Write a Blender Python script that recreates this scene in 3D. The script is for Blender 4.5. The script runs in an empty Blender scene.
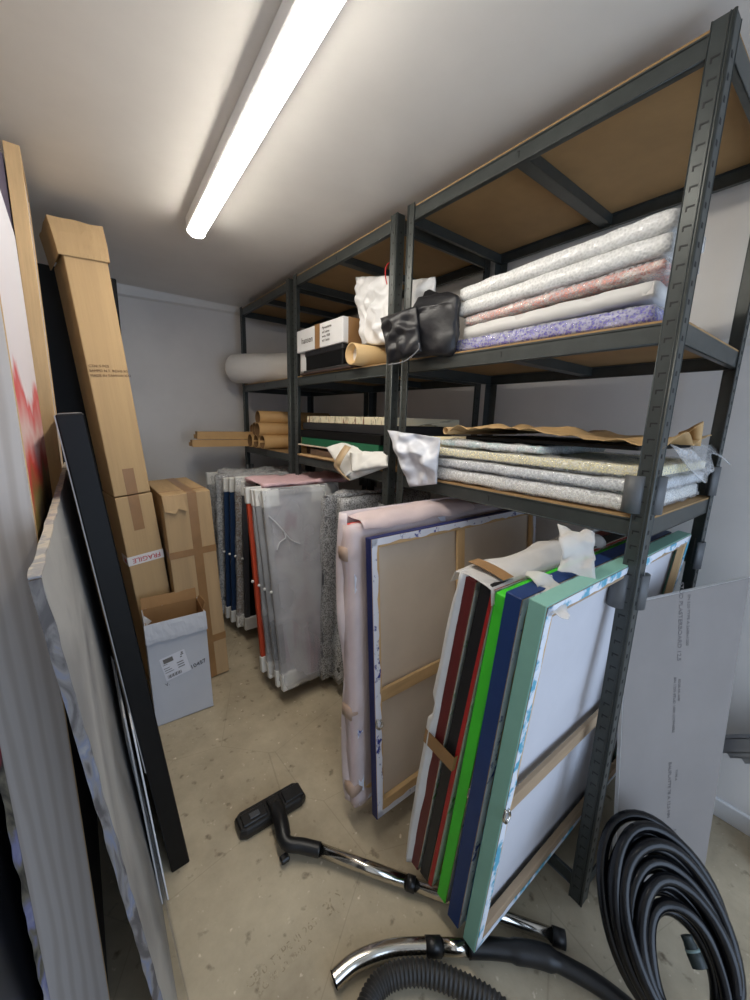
import bpy, bmesh, math, random
from mathutils import Vector, Matrix, noise
random.seed(7)
S = bpy.context.scene
COL = S.collection

# ------------------------------------------------------------ camera
CX, CY, CZ = -1.05523589, -0.304979317, 1.38945959
YAW, PITCH, ROLL, FPX = 0.663561475, -0.200162349, 0.0290316652, 388.883535
def basis():
    cy, sy = math.cos(YAW), math.sin(YAW)
    f = Vector((sy*math.cos(PITCH), cy*math.cos(PITCH), math.sin(PITCH)))
    r = Vector((cy, -sy, 0)); u = r.cross(f)
    return (r*math.cos(ROLL)+u*math.sin(ROLL), -r*math.sin(ROLL)+u*math.cos(ROLL), f)
R_, U_, F_ = basis()
CAM = Vector((CX, CY, CZ))
cd = bpy.data.cameras.new('camera'); cam = bpy.data.objects.new('camera', cd); COL.objects.link(cam)
m = Matrix.Identity(4)
for i in range(3):
    m[i][0] = R_[i]; m[i][1] = U_[i]; m[i][2] = -F_[i]; m[i][3] = CAM[i]
cam.matrix_world = m
cd.sensor_fit = 'HORIZONTAL'; cd.sensor_width = 36; cd.lens = 36*FPX/750; cd.clip_start = 0.02
S.camera = cam

# measured sight lines -> points on real planes of the room
def ray(x, y): return F_ + R_*((x-375)/FPX) - U_*((y-500)/FPX)
def at(x, y, ax, v):
    d = ray(x, y); i = 'xyz'.index(ax); return CAM + d*((v-CAM[i])/d[i])
def fit(bp, tp, h, z0=0.0):
    """foot point on plane z0 and the upright edge, square to the horizontal h"""
    h = Vector(h).normalized(); B = at(bp[0], bp[1], 'z', z0); d = ray(*tp)
    T = CAM + d*(((B-CAM).dot(h))/d.dot(h)); e = T-B
    return B, e.normalized(), e.length

# ------------------------------------------------------------ materials
def s2l(c):
    c = c/255.0
    return c/12.92 if c <= 0.04045 else ((c+0.055)/1.055)**2.4
def rgb(c): return (s2l(c[0]), s2l(c[1]), s2l(c[2]), 1)
_m = {}
def mat(name, c, rough=.6, metal=0, var=.12, scale=8, bump=0, bscale=60, alpha=1, stretch=(1,1,1), c2=None, trans=0, vor=False, emit=None, spec=.5, w=None, coat=0, thresh=None):
    if name in _m: return _m[name]
    M = bpy.data.materials.new(name); M.use_nodes = True; nt = M.node_tree; n = nt.nodes; L = nt.links
    p = n['Principled BSDF']
    p.inputs['Roughness'].default_value = rough; p.inputs['Metallic'].default_value = metal
    p.inputs['Specular IOR Level'].default_value = spec
    p.inputs['Alpha'].default_value = alpha
    p.inputs['Transmission Weight'].default_value = trans
    p.inputs['Coat Weight'].default_value = coat
    tc = n.new('ShaderNodeTexCoord'); mp = n.new('ShaderNodeMapping'); mp.inputs['Scale'].default_value = stretch
    L.new(tc.outputs['Object'], mp.inputs['Vector'])
    nz = n.new('ShaderNodeTexNoise'); nz.inputs['Scale'].default_value = scale; nz.inputs['Detail'].default_value = 6; nz.inputs['Roughness'].default_value = .6
    L.new(mp.outputs[0], nz.inputs['Vector'])
    cr = n.new('ShaderNodeValToRGB')
    a = rgb(c)
    if c2 is None:
        lo = [x*(1-var) for x in a[:3]]+[1]; hi = [min(1, x*(1+var)) for x in a[:3]]+[1]
    else: lo, hi = a, rgb(c2)
    cr.color_ramp.elements[0].color = lo; cr.color_ramp.elements[1].color = hi
    t = thresh or (.35, .65)
    cr.color_ramp.elements[0].position = t[0]; cr.color_ramp.elements[1].position = t[1]
    L.new(nz.outputs['Fac'], cr.inputs['Fac']); L.new(cr.outputs[0], p.inputs['Base Color'])
    if bump:
        b = n.new('ShaderNodeBump'); b.inputs['Strength'].default_value = bump; b.inputs['Distance'].default_value = .004
        if vor:
            q = n.new('ShaderNodeTexVoronoi'); q.inputs['Scale'].default_value = bscale; L.new(mp.outputs[0], q.inputs['Vector']); L.new(q.outputs['Distance'], b.inputs['Height'])
        else:
            q = n.new('ShaderNodeTexNoise'); q.inputs['Scale'].default_value = bscale; q.inputs['Detail'].default_value = 5; L.new(mp.outputs[0], q.inputs['Vector']); L.new(q.outputs['Fac'], b.inputs['Height'])
        L.new(b.outputs[0], p.inputs['Normal'])
    if emit:
        p.inputs['Emission Color'].default_value = rgb(emit[0]); p.inputs['Emission Strength'].default_value = emit[1]
    _m[name] = M; return M

def mat_painted(name, stops, scale=(2,2,2), distort=1.5, rough=.5, bump=.3):
    """abstract paint: a distorted noise through a many-coloured ramp"""
    if name in _m: return _m[name]
    M = bpy.data.materials.new(name); M.use_nodes = True; nt = M.node_tree; n = nt.nodes; L = nt.links
    p = n['Principled BSDF']; p.inputs['Roughness'].default_value = rough
    tc = n.new('ShaderNodeTexCoord'); mp = n.new('ShaderNodeMapping'); mp.inputs['Scale'].default_value = scale
    L.new(tc.outputs['Object'], mp.inputs['Vector'])
    nz = n.new('ShaderNodeTexNoise'); nz.inputs['Scale'].default_value = 1; nz.inputs['Detail'].default_value = 8; nz.inputs['Distortion'].default_value = distort
    L.new(mp.outputs[0], nz.inputs['Vector'])
    cr = n.new('ShaderNodeValToRGB'); e = cr.color_ramp.elements
    e[0].position = stops[0][0]; e[0].color = rgb(stops[0][1]); e[1].position = stops[-1][0]; e[1].color = rgb(stops[-1][1])
    for pos, c in stops[1:-1]:
        q = e.new(pos); q.color = rgb(c)
    L.new(nz.outputs['Fac'], cr.inputs['Fac']); L.new(cr.outputs[0], p.inputs['Base Color'])
    b = n.new('ShaderNodeBump'); b.inputs['Strength'].default_value = bump; b.inputs['Distance'].default_value = .003
    L.new(nz.outputs['Fac'], b.inputs['Height']); L.new(b.outputs[0], p.inputs['Normal'])
    _m[name] = M; return M

def mat_film(name, c, alpha, bscale=75, bump=.55, rough=.12, low=.25, high=.9, spec=.7, ns=60):
    """clear bubbled film: opacity varies with the bubbles"""
    if name in _m: return _m[name]
    M = bpy.data.materials.new(name); M.use_nodes = True; nt = M.node_tree; n = nt.nodes; L = nt.links
    p = n['Principled BSDF']; p.inputs['Base Color'].default_value = rgb(c); p.inputs['Roughness'].default_value = rough
    p.inputs['Specular IOR Level'].default_value = spec
    tc = n.new('ShaderNodeTexCoord')
    nz = n.new('ShaderNodeTexNoise'); nz.inputs['Scale'].default_value = ns; nz.inputs['Detail'].default_value = 4
    L.new(tc.outputs['Object'], nz.inputs['Vector'])
    v = n.new('ShaderNodeTexVoronoi'); v.inputs['Scale'].default_value = bscale
    L.new(tc.outputs['Object'], v.inputs['Vector'])
    ad = n.new('ShaderNodeMath'); ad.operation = 'ADD'; L.new(nz.outputs['Fac'], ad.inputs[0]); L.new(v.outputs['Distance'], ad.inputs[1])
    mr = n.new('ShaderNodeMapRange'); mr.inputs['From Min'].default_value = .55; mr.inputs['From Max'].default_value = 1.25
    mr.inputs['To Min'].default_value = low; mr.inputs['To Max'].default_value = high
    L.new(ad.outputs[0], mr.inputs['Value']); L.new(mr.outputs[0], p.inputs['Alpha'])
    b = n.new('ShaderNodeBump'); b.inputs['Strength'].default_value = bump; b.inputs['Distance'].default_value = .0022
    L.new(ad.outputs[0], b.inputs['Height']); L.new(b.outputs[0], p.inputs['Normal'])
    _m[name] = M; return M

STEEL = mat('grey_painted_steel', (66,70,68), .36, .3, .10, 20, .05, 40)
STEELD = mat('dark_steel_recess', (20,20,21), .6, 0, .1)
BOARD = mat('fibreboard', (158,126,84), .75, 0, .10, 5, .1, 90)
CARD = mat('cardboard', (184,154,114), .8, 0, .10, 3, .25, 14, stretch=(6,1,.4))
CARDD = mat('cardboard_inside', (160,122,80), .85, 0, .10, 6, .1, 60)
TAPE = mat('brown_tape', (150,112,70), .35, 0, .08, 12, .1, 60)
WTAPE = mat('white_tape', (228,224,222), .4, 0, .05)
RINK = mat('red_print', (196,40,48), .5, 0, .1)
BINK = mat('black_print', (40,36,34), .6, 0, .1)
GINK = mat('grey_print', (112,108,104), .7, 0, .2, 60)
BROWNINK = mat('faded_brown_print', (104,76,50), .7, 0, .2, 80)
PINE = mat('pine_wood', (206,172,126), .6, 0, .14, 3, .15, 30, stretch=(1,6,6))
PINEV = mat('pine_wood_upright', (206,172,126), .6, 0, .14, 3, .15, 30, stretch=(7,7,.6))
RAW = mat('raw_canvas', (214,200,184), .85, 0, .05, 4, .15, 400)
RAWC = mat('white_canvas_back', (206,206,212), .85, 0, .04, 4, .15, 400)
WHITE = mat('white_paper', (226,226,226), .6, 0, .04, 6)
BLACKP = mat('black_plastic', (24,24,25), .38, 0, .2, 30)
BLACKM = mat('matt_black', (8,8,9), .5, 0, .2, 8, spec=.25)
CHROME = mat('chrome', (205,200,190), .16, 1, .04, 5)
FOAM = mat('white_foam_sheet', (232,230,226), .55, 0, .04, 8, .5, 35, alpha=.86)
FOAMT = mat('thin_foam_sheet', (236,232,226), .5, 0, .04, 8, .5, 45, alpha=.55)
PINKF = mat('pink_foam_sheet', (240,220,217), .55, 0, .06, 8, .5, 35, alpha=.65)
BUB = mat_film('bubble_film', (246,247,248), .5, bscale=150, low=.14, high=.6, rough=.08)
BUBT = mat_film('thin_bubble_film', (246,247,248), .4, bscale=150, low=.08, high=.42, rough=.08)
BUBW = mat_film('white_bubble_film', (250,250,248), .8, bscale=150, low=.62, high=.88, rough=.12)
CLEAR = mat_film('clear_shrink_film', (238,240,244), .3, bscale=5, bump=.25, low=.08, high=.4, rough=.12, ns=5)
CORNER = mat('corner_protector_white', (226,226,222), .55, 0, .04)

# ------------------------------------------------------------ mesh helpers
def tag(o, label=None, cat=None, group=None, kind=None):
    if label: o['label'] = label
    if cat: o['category'] = cat
    if group: o['group'] = group
    if kind: o['kind'] = kind
    return o
def obj(name, bm, ms, parent=None, smooth=False, loc=None, mw=None):
    me = bpy.data.meshes.new(name); bmesh.ops.recalc_face_normals(bm, faces=bm.faces); bm.to_mesh(me); bm.free()
    if not isinstance(ms, (list, tuple)): ms = [ms]
    for q in ms: me.materials.append(q)
    if smooth:
        for p in me.polygons: p.use_smooth = True
    o = bpy.data.objects.new(name, me); COL.objects.link(o)
    if mw is not None: o.matrix_world = mw
    if loc is not None: o.location = loc
    if parent is not None: o.parent = parent
    return o
def empty(name, mw=None, loc=None):
    o = bpy.data.objects.new(name, None); COL.objects.link(o); o.empty_display_size = .05
    if mw is not None: o.matrix_world = mw
    if loc is not None: o.location = loc
    return o
def frame(B, h, e):
    """columns: u along h, v = e x h (away from the viewer's side), w along e"""
    h = Vector(h).normalized(); e = Vector(e).normalized(); v = e.cross(h).normalized(); h = v.cross(e).normalized()
    M = Matrix.Identity(4)
    for i in range(3): M[i][0] = h[i]; M[i][1] = v[i]; M[i][2] = e[i]; M[i][3] = B[i]
    return M
def box(bm, a, b, bev=0, mi=0, seg=1):
    x0,y0,z0 = a; x1,y1,z1 = b
    v = [bm.verts.new(c) for c in ((x0,y0,z0),(x1,y0,z0),(x1,y1,z0),(x0,y1,z0),(x0,y0,z1),(x1,y0,z1),(x1,y1,z1),(x0,y1,z1))]
    fs = [bm.faces.new([v[i] for i in q]) for q in ((0,3,2,1),(4,5,6,7),(0,1,5,4),(1,2,6,5),(2,3,7,6),(3,0,4,7))]
    for f in fs: f.material_index = mi
    if bev:
        es = list({e for f in fs for e in f.edges})
        r = bmesh.ops.bevel(bm, geom=es, offset=bev, segments=seg, profile=.5, affect='EDGES')
        for f in r['faces']: f.material_index = mi
    return fs
def B1(name, a, b, m_, parent=None, bev=0, **k):
    bm = bmesh.new(); box(bm, a, b, bev); return obj(name, bm, m_, parent, **k)
def hexa(bm, pts, mi=0):
    """8 points: bottom ring then top ring"""
    v = [bm.verts.new(p) for p in pts]
    for q in ((0,3,2,1),(4,5,6,7),(0,1,5,4),(1,2,6,5),(2,3,7,6),(3,0,4,7)):
        f = bm.faces.new([v[i] for i in q]); f.material_index = mi
def grid(bm, fn, nu, nv, mi=0, closeu=False):
    vs = [[bm.verts.new(fn(i/nu, j/nv)) for j in range(nv+1)] for i in range(nu if closeu else nu+1)]
    n = len(vs)
    for i in range(nu):
        for j in range(nv):
            f = bm.faces.new((vs[i][j], vs[(i+1)%n][j], vs[(i+1)%n][j+1], vs[i][j+1])); f.material_index = mi
    return vs
def solid(o, t):
    md = o.modifiers.new('thickness', 'SOLIDIFY'); md.thickness = t; md.offset = 0; return o
def subs(o, n=1):
    md = o.modifiers.new('smooth', 'SUBSURF'); md.levels = n; md.render_levels = n; return o
def nz(p, s, seed=0): return noise.noise(Vector(p)*s+Vector((seed*7.3, seed*3.1, seed*1.7)))
def tube(bm, pts, r, seg=14, mi=0, caps=True, closed=False):
    pts = [Vector(p) for p in pts]; n = len(pts); rings = []
    rr = r if isinstance(r, (list, tuple)) else [r]*n
    up = None
    for i in range(n):
        if closed: t = (pts[(i+1)%n]-pts[i-1])
        else: t = pts[min(i+1,n-1)]-pts[max(i-1,0)]
        t.normalize()
        if up is None:
            up = Vector((0,0,1)) if abs(t.z) < .9 else Vector((1,0,0))
        s = t.cross(up).normalized(); up = s.cross(t).normalized()
        rings.append([bm.verts.new(pts[i]+(s*math.cos(a)+up*math.sin(a))*rr[i]) for a in [2*math.pi*k/seg for k in range(seg)]])
    for i in range(n if closed else n-1):
        A, Bq = rings[i], rings[(i+1)%n]
        for k in range(seg):
            f = bm.faces.new((A[k], A[(k+1)%seg], Bq[(k+1)%seg], Bq[k])); f.material_index = mi; f.smooth = True
    if caps and not closed:
        for q in (rings[0][::-1], rings[-1]):
            f = bm.faces.new(q); f.material_index = mi
    return rings
def pipe_hollow(bm, a, b, r, t=.002, seg=24, mi=0, mi_in=None):
    """open tube with wall"""
    a = Vector(a); b = Vector(b); d = (b-a).normalized(); up = Vector((0,0,1)) if abs(d.z) < .9 else Vector((1,0,0))
    s = d.cross(up).normalized(); up = s.cross(d)
    def ring(c, rad): return [bm.verts.new(c+(s*math.cos(q)+up*math.sin(q))*rad) for q in [2*math.pi*k/seg for k in range(seg)]]
    o1, o2, i1, i2 = ring(a, r), ring(b, r), ring(a, r-t), ring(b, r-t)
    for A, Bq, m_ in ((o1,o2,mi), (i2,i1,mi if mi_in is None else mi_in), (i1,o1,mi), (o2,i2,mi)):
        for k in range(seg):
            f = bm.faces.new((A[k], A[(k+1)%seg], Bq[(k+1)%seg], Bq[k])); f.material_index = m_; f.smooth = True
def smooth_path(P, n=8, closed=False):
    P = [Vector(p) for p in P]; out = []; N = len(P)
    for i in range(N if closed else N-1):
        if closed: p0,p1,p2,p3 = P[i-1],P[i],P[(i+1)%N],P[(i+2)%N]
        else: p0,p1,p2,p3 = P[max(i-1,0)],P[i],P[i+1],P[min(i+2,N-1)]
        for k in range(n):
            t = k/n
            out.append(.5*((2*p1)+(-p0+p2)*t+(2*p0-5*p1+4*p2-p3)*t*t+(-p0+3*p1-3*p2+p3)*t**3))
    if not closed: out.append(P[-1])
    return out
def text(name, s, size, m_, M, parent=None, align='CENTER', depth=.0004):
    cu = bpy.data.curves.new(name, 'FONT'); cu.body = s; cu.size = size; cu.align_x = align; cu.align_y = 'CENTER'; cu.extrude = depth; cu.resolution_u = 3
    t = bpy.data.objects.new(name, cu); COL.objects.link(t); bpy.context.view_layer.update()
    me = bpy.data.meshes.new_from_object(t.evaluated_get(bpy.context.evaluated_depsgraph_get()))
    COL.objects.unlink(t); bpy.data.objects.remove(t)
    me.materials.clear(); me.materials.append(m_)
    o = bpy.data.objects.new(name, me); COL.objects.link(o)
    if parent: o.parent = parent
    o.matrix_local = M
    return o
def face_M(o, x, y, n):
    """text matrix: origin, x dir, y dir"""
    x = Vector(x).normalized(); y = Vector(y).normalized(); z = x.cross(y)
    M = Matrix.Identity(4)
    for i in range(3): M[i][0] = x[i]; M[i][1] = y[i]; M[i][2] = z[i]; M[i][3] = o[i]
    return M
def puffy(bm, a, b, amp=.006, fs=18, seed=0, step=.03, rnd=.012, mi=0, slump=0):
    """rounded, crumpled box skin"""
    x0,y0,z0 = a; x1,y1,z1 = b
    c = Vector(((x0+x1)/2,(y0+y1)/2,(z0+z1)/2)); hs = Vector(((x1-x0)/2,(y1-y0)/2,(z1-z0)/2))
    t = bmesh.new(); bmesh.ops.create_cube(t, size=2)
    n = [max(1, int(2*h/step)) for h in hs]
    for ax in range(3):
        for k in range(1, n[ax]):
            co = Vector((0,0,0)); co[ax] = -1+2*k/n[ax]; no = Vector((0,0,0)); no[ax] = 1
            bmesh.ops.bisect_plane(t, geom=t.verts[:]+t.edges[:]+t.faces[:], plane_co=co, plane_no=no)
    mp = {}
    for v in t.verts:
        p = Vector((v.co.x*hs.x, v.co.y*hs.y, v.co.z*hs.z))
        q = Vector([max(-hs[i]+rnd, min(hs[i]-rnd, p[i])) for i in range(3)])
        d = p-q; nrm = d.normalized() if d.length > 1e-6 else Vector((0,0,1))
        p = q + nrm*min(d.length, rnd) if d.length > 0 else p
        dsp = nz(c+p, fs, seed)*amp + nz(c+p, fs*3, seed+5)*amp*.5
        nr = (v.normal if v.normal.length else nrm)
        nr = Vector((nr.x, nr.y, nr.z)).normalized() if nr.length else nrm
        p = p + nr*dsp
        if slump: p.z -= slump*max(0, abs(p.y)/hs.y-.7)
        mp[v] = bm.verts.new(c+p)
    for f in t.faces:
        g = bm.faces.new([mp[v] for v in f.verts]); g.material_index = mi; g.smooth = True
    t.free()

# ============================================================ SETTING
XL, XR, YF, YB, ZC = -1.34, .70, 2.86, -1.7, 2.20
WALL = mat('white_plaster_wall', (222,217,212), .5, 0, .04, 3, .12, 12, spec=.5)
CEIL = mat('ceiling_paint', (226,222,216), .38, 0, .04, 2.5, .2, 6, spec=.5)

def floor_mat():
    M = bpy.data.materials.new('concrete_floor'); M.use_nodes = True; nt = M.node_tree; n = nt.nodes; L = nt.links
    p = n['Principled BSDF']; p.inputs['Roughness'].default_value = .62
    tc = n.new('ShaderNodeTexCoord')
    a = n.new('ShaderNodeTexNoise'); a.inputs['Scale'].default_value = 3.2; a.inputs['Detail'].default_value = 9; a.inputs['Roughness'].default_value = .65
    L.new(tc.outputs['Object'], a.inputs['Vector'])
    cr = n.new('ShaderNodeValToRGB'); e = cr.color_ramp.elements
    e[0].position = .3; e[0].color = rgb((158,144,120)); e[1].position = .72; e[1].color = rgb((206,192,164))
    L.new(a.outputs['Fac'], cr.inputs['Fac'])
    # pale chips
    b = n.new('ShaderNodeTexNoise'); b.inputs['Scale'].default_value = 42; b.inputs['Detail'].default_value = 4; L.new(tc.outputs['Object'], b.inputs['Vector'])
    c2 = n.new('ShaderNodeValToRGB'); c2.color_ramp.elements[0].position = .66; c2.color_ramp.elements[1].position = .74; L.new(b.outputs['Fac'], c2.inputs['Fac'])
    mx = n.new('ShaderNodeMixRGB'); mx.inputs[2].default_value = rgb((226,214,190)); L.new(c2.outputs[0], mx.inputs[0]); L.new(cr.outputs[0], mx.inputs[1])
    # dark flecks
    d = n.new('ShaderNodeTexNoise'); d.inputs['Scale'].default_value = 24; d.inputs['Detail'].default_value = 6
    mpd = n.new('ShaderNodeMapping'); mpd.inputs['Location'].default_value = (5,3,1); L.new(tc.outputs['Object'], mpd.inputs['Vector']); L.new(mpd.outputs[0], d.inputs['Vector'])
    c3 = n.new('ShaderNodeValToRGB'); c3.color_ramp.elements[0].position = .62; c3.color_ramp.elements[1].position = .76; L.new(d.outputs['Fac'], c3.inputs['Fac'])
    m2 = n.new('ShaderNodeMixRGB'); m2.inputs[2].default_value = rgb((112,98,78)); L.new(c3.outputs[0], m2.inputs[0]); L.new(mx.outputs[0], m2.inputs[1])
    # fine cracks
    mpc = n.new('ShaderNodeMapping'); mpc.inputs['Rotation'].default_value = (0,0,.12); mpc.inputs['Scale'].default_value = (1.1,1.4,1); L.new(tc.outputs['Object'], mpc.inputs['Vector'])
    v = n.new('ShaderNodeTexVoronoi'); v.feature = 'DISTANCE_TO_EDGE'; v.inputs['Scale'].default_value = 1.7; v.inputs['Randomness'].default_value = .6; L.new(mpc.outputs[0], v.inputs['Vector'])
    c4 = n.new('ShaderNodeValToRGB'); c4.color_ramp.elements[0].position = 0.0; c4.color_ramp.elements[0].color = (.3,.3,.3,1); c4.color_ramp.elements[1].position = .004; c4.color_ramp.elements[1].color = (0,0,0,1)
    L.new(v.outputs['Distance'], c4.inputs['Fac'])
    m3 = n.new('ShaderNodeMixRGB'); m3.inputs[2].default_value = rgb((108,94,76)); L.new(c4.outputs[0], m3.inputs[0]); L.new(m2.outputs[0], m3.inputs[1])
    L.new(m3.outputs[0], p.inputs['Base Color'])
    bp = n.new('ShaderNodeBump'); bp.inputs['Strength'].default_value = .35; bp.inputs['Distance'].default_value = .004; L.new(b.outputs['Fac'], bp.inputs['Height']); L.new(bp.outputs[0], p.inputs['Normal'])
    return M
def struct(name, bm, m_): return tag(obj(name, bm, m_), kind='structure')
bm = bmesh.new(); box(bm, (XL-.1, YB-.6, -.08), (XR+.2, YF+.1, 0)); floor = struct('floor', bm, floor_mat())
bm = bmesh.new(); box(bm, (XL-.1, YB-.1, ZC), (XR+.2, YF+.1, ZC+.1)); struct('ceiling', bm, CEIL)
bm = bmesh.new(); box(bm, (XL-.1, YB, 0), (XL, YF+.1, ZC)); struct('wall_left', bm, WALL)
bm = bmesh.new(); box(bm, (XR, YB, 0), (XR+.1, YF+.1, ZC)); struct('wall_right', bm, WALL)
bm = bmesh.new(); box(bm, (XL, YF, 0), (XR, YF+.1, ZC)); struct('wall_far', bm, WALL)
# back wall (behind the viewer) with an open doorway that lets daylight in
bm = bmesh.new()
box(bm, (XL, YB-.1, 0), (-1.0, YB, ZC)); box(bm, (.62, YB-.1, 0), (XR, YB, ZC)); box(bm, (-1.0, YB-.1, 2.05), (.62, YB, ZC)); struct('wall_back', bm, WALL)
bm = bmesh.new(); box(bm, (-1.05, YB-.12, 0), (-1.0, YB+.015, 2.10), .003); box(bm, (.62, YB-.12, 0), (.67, YB+.015, 2.10), .003); box(bm, (-1.05, YB-.12, 2.05), (.67, YB+.015, 2.10), .003)
struct('trim_1', bm, WHITE)
# bulkhead along the top of the right wall
bm = bmesh.new()
hexa(bm, [(.612,-.9,1.665),(.70,-.9,1.65),(.70,YF,1.69),(.612,YF,1.70),(.612,-.9,ZC),(.70,-.9,ZC),(.70,YF,ZC),(.612,YF,ZC)])
struct('trim_2', bm, CEIL)
# cove strip where far wall meets ceiling
bm = bmesh.new(); hexa(bm, [(XL,2.842,2.125),(XL,YF,2.115),(.6,YF,2.165),(.6,2.842,2.18),(XL,2.835,ZC),(XL,YF,ZC),(.6,YF,ZC),(.6,2.835,ZC)]); struct('trim_3', bm, CEIL)
bm = bmesh.new(); box(bm, (.685, YB, 0), (.70, -.02, .07), .003); struct('baseboard_right', bm, WHITE)

# ============================================================ CEILING LIGHT
lt = empty('ceiling_light', loc=(-.578, 1.05, ZC)); lt.rotation_euler = (0,0,-.05); tag(lt, 'long white linear tube lamp glowing on the ceiling', 'ceiling light')
LY0, LY1 = -1.0, .58
bm = bmesh.new(); box(bm, (-.038, LY0, -.052), (.038, LY1, 0), .006); obj('housing', bm, WHITE, lt)
DIF = mat('lit_diffuser', (255,253,248), .4, 0, 0, emit=((255,248,236), 27.0))
bm = bmesh.new()
def dif(u, v):
    a = math.pi*u; return Vector((-.034*math.cos(a), LY0+.01+(LY1-LY0-.02)*v, -.050-.022*math.sin(a)))
vs = grid(bm, dif, 16, 1)
bm.faces.new([r[0] for r in vs]); bm.faces.new([r[1] for r in vs][::-1]); obj('diffuser', bm, DIF, lt, smooth=True)
for y in (LY0, LY1-.01):
    bm = bmesh.new(); pr = [(-.037,-.03)]+[(-.037*math.cos(math.pi*k/12), -.050-.025*math.sin(math.pi*k/12)) for k in range(13)]+[(.037,-.03)]
    a = [bm.verts.new((x, y, z)) for x, z in pr]; b = [bm.verts.new((x, y+.01, z)) for x, z in pr]
    bm.faces.new(a); bm.faces.new(b[::-1])
    for i in range(len(pr)): bm.faces.new((a[i], a[(i+1)%len(pr)], b[(i+1)%len(pr)], b[i]))
    obj('end_cap', bm, WHITE, lt)

# ============================================================ SHELVING
D, H, W_, ZM, ZL, HB, ZT = .575, 2.16, .0365, 1.6247, 1.1799, .0501, 2.15
BAYS = [(0, .9013), (.9576, 1.831), (1.8858, 2.6865)]
def upright(x, y, sx, sy, parent, near=False):
    """L-section post, corner at x,y; legs run in sx and sy directions"""
    bm = bmesh.new(); t = .0022
    x1 = x+sx*W_; y1 = y+sy*W_
    box(bm, (min(x, x+sx*t), min(y,y1), 0), (max(x, x+sx*t), max(y,y1), H), .0007)
    box(bm, (min(x,x1), min(y, y+sy*t), 0), (max(x,x1), max(y, y+sy*t), H), .0007)
    # rolled corner rib and edge lips
    tube(bm, [(x+sx*.002, y+sy*.002, 0), (x+sx*.002, y+sy*.002, H)], .0034, 10)
    tube(bm, [(x-sx*.0004, y+sy*.0085, 0), (x-sx*.0004, y+sy*.0085, H)], .0013, 6)
    tube(bm, [(x+sx*.0005, y1, 0), (x+sx*.0005, y1, H)], .0017, 6)
    tube(bm, [(x1, y+sy*.0005, 0), (x1, y+sy*.0005, H)], .0017, 6)
    z = .05; n_ = 0
    while z < H-.03:
        # slots on both legs (dark openings), little pressed hooks on the front leg
        e = .0006
        ya, yb = sorted((y+sy*.014, y+sy*.029))
        if near:
            box(bm, (x-e, ya, z), (x+e, yb, z+.0035), 0, 1)
            box(bm, (x-e, (yb-.003 if sy > 0 else ya), z-.007), (x+e, (yb if sy > 0 else ya+.003), z), 0, 1)
            xa, xb = sorted((x+sx*.012, x+sx*.02)); box(bm, (xa, y-e, z-.004), (xb, y+e, z+.006), 0, 1)
        else:
            yc = y+sy*.021; box(bm, (x-e, yc-.003, z), (x+e, yc+.003, z+.006), 0, 1)
            xc = x+sx*.021; box(bm, (xc-.003, y-e, z), (xc+.003, y+e, z+.006), 0, 1)
        z += .0365; n_ += 1
    return obj('upright', bm, [STEEL, STEELD], parent)
def joint_cover(x, y, sx, sy, z, parent):
    """two bowed plastic wings clasping the free edges of the post"""
    bm = bmesh.new()
    def f1(u, v):
        a = (u-.5)*1.9; return Vector((x+sx*(-.010+.030*(1-math.cos(a))), y+sy*(W_+.004+.024*math.sin(a)), z+v*.09))
    def f2(u, v):
        a = (u-.5)*1.9; return Vector((x+sx*(W_+.004+.024*math.sin(a)), y+sy*(-.010+.030*(1-math.cos(a))), z+v*.09))
    grid(bm, f1, 8, 2); grid(bm, f2, 8, 2)
    o = obj('joint_cover', bm, mat('grey_plastic', (92,94,96), .5, 0, .05), parent, smooth=True); solid(o, .006); return o
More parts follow.
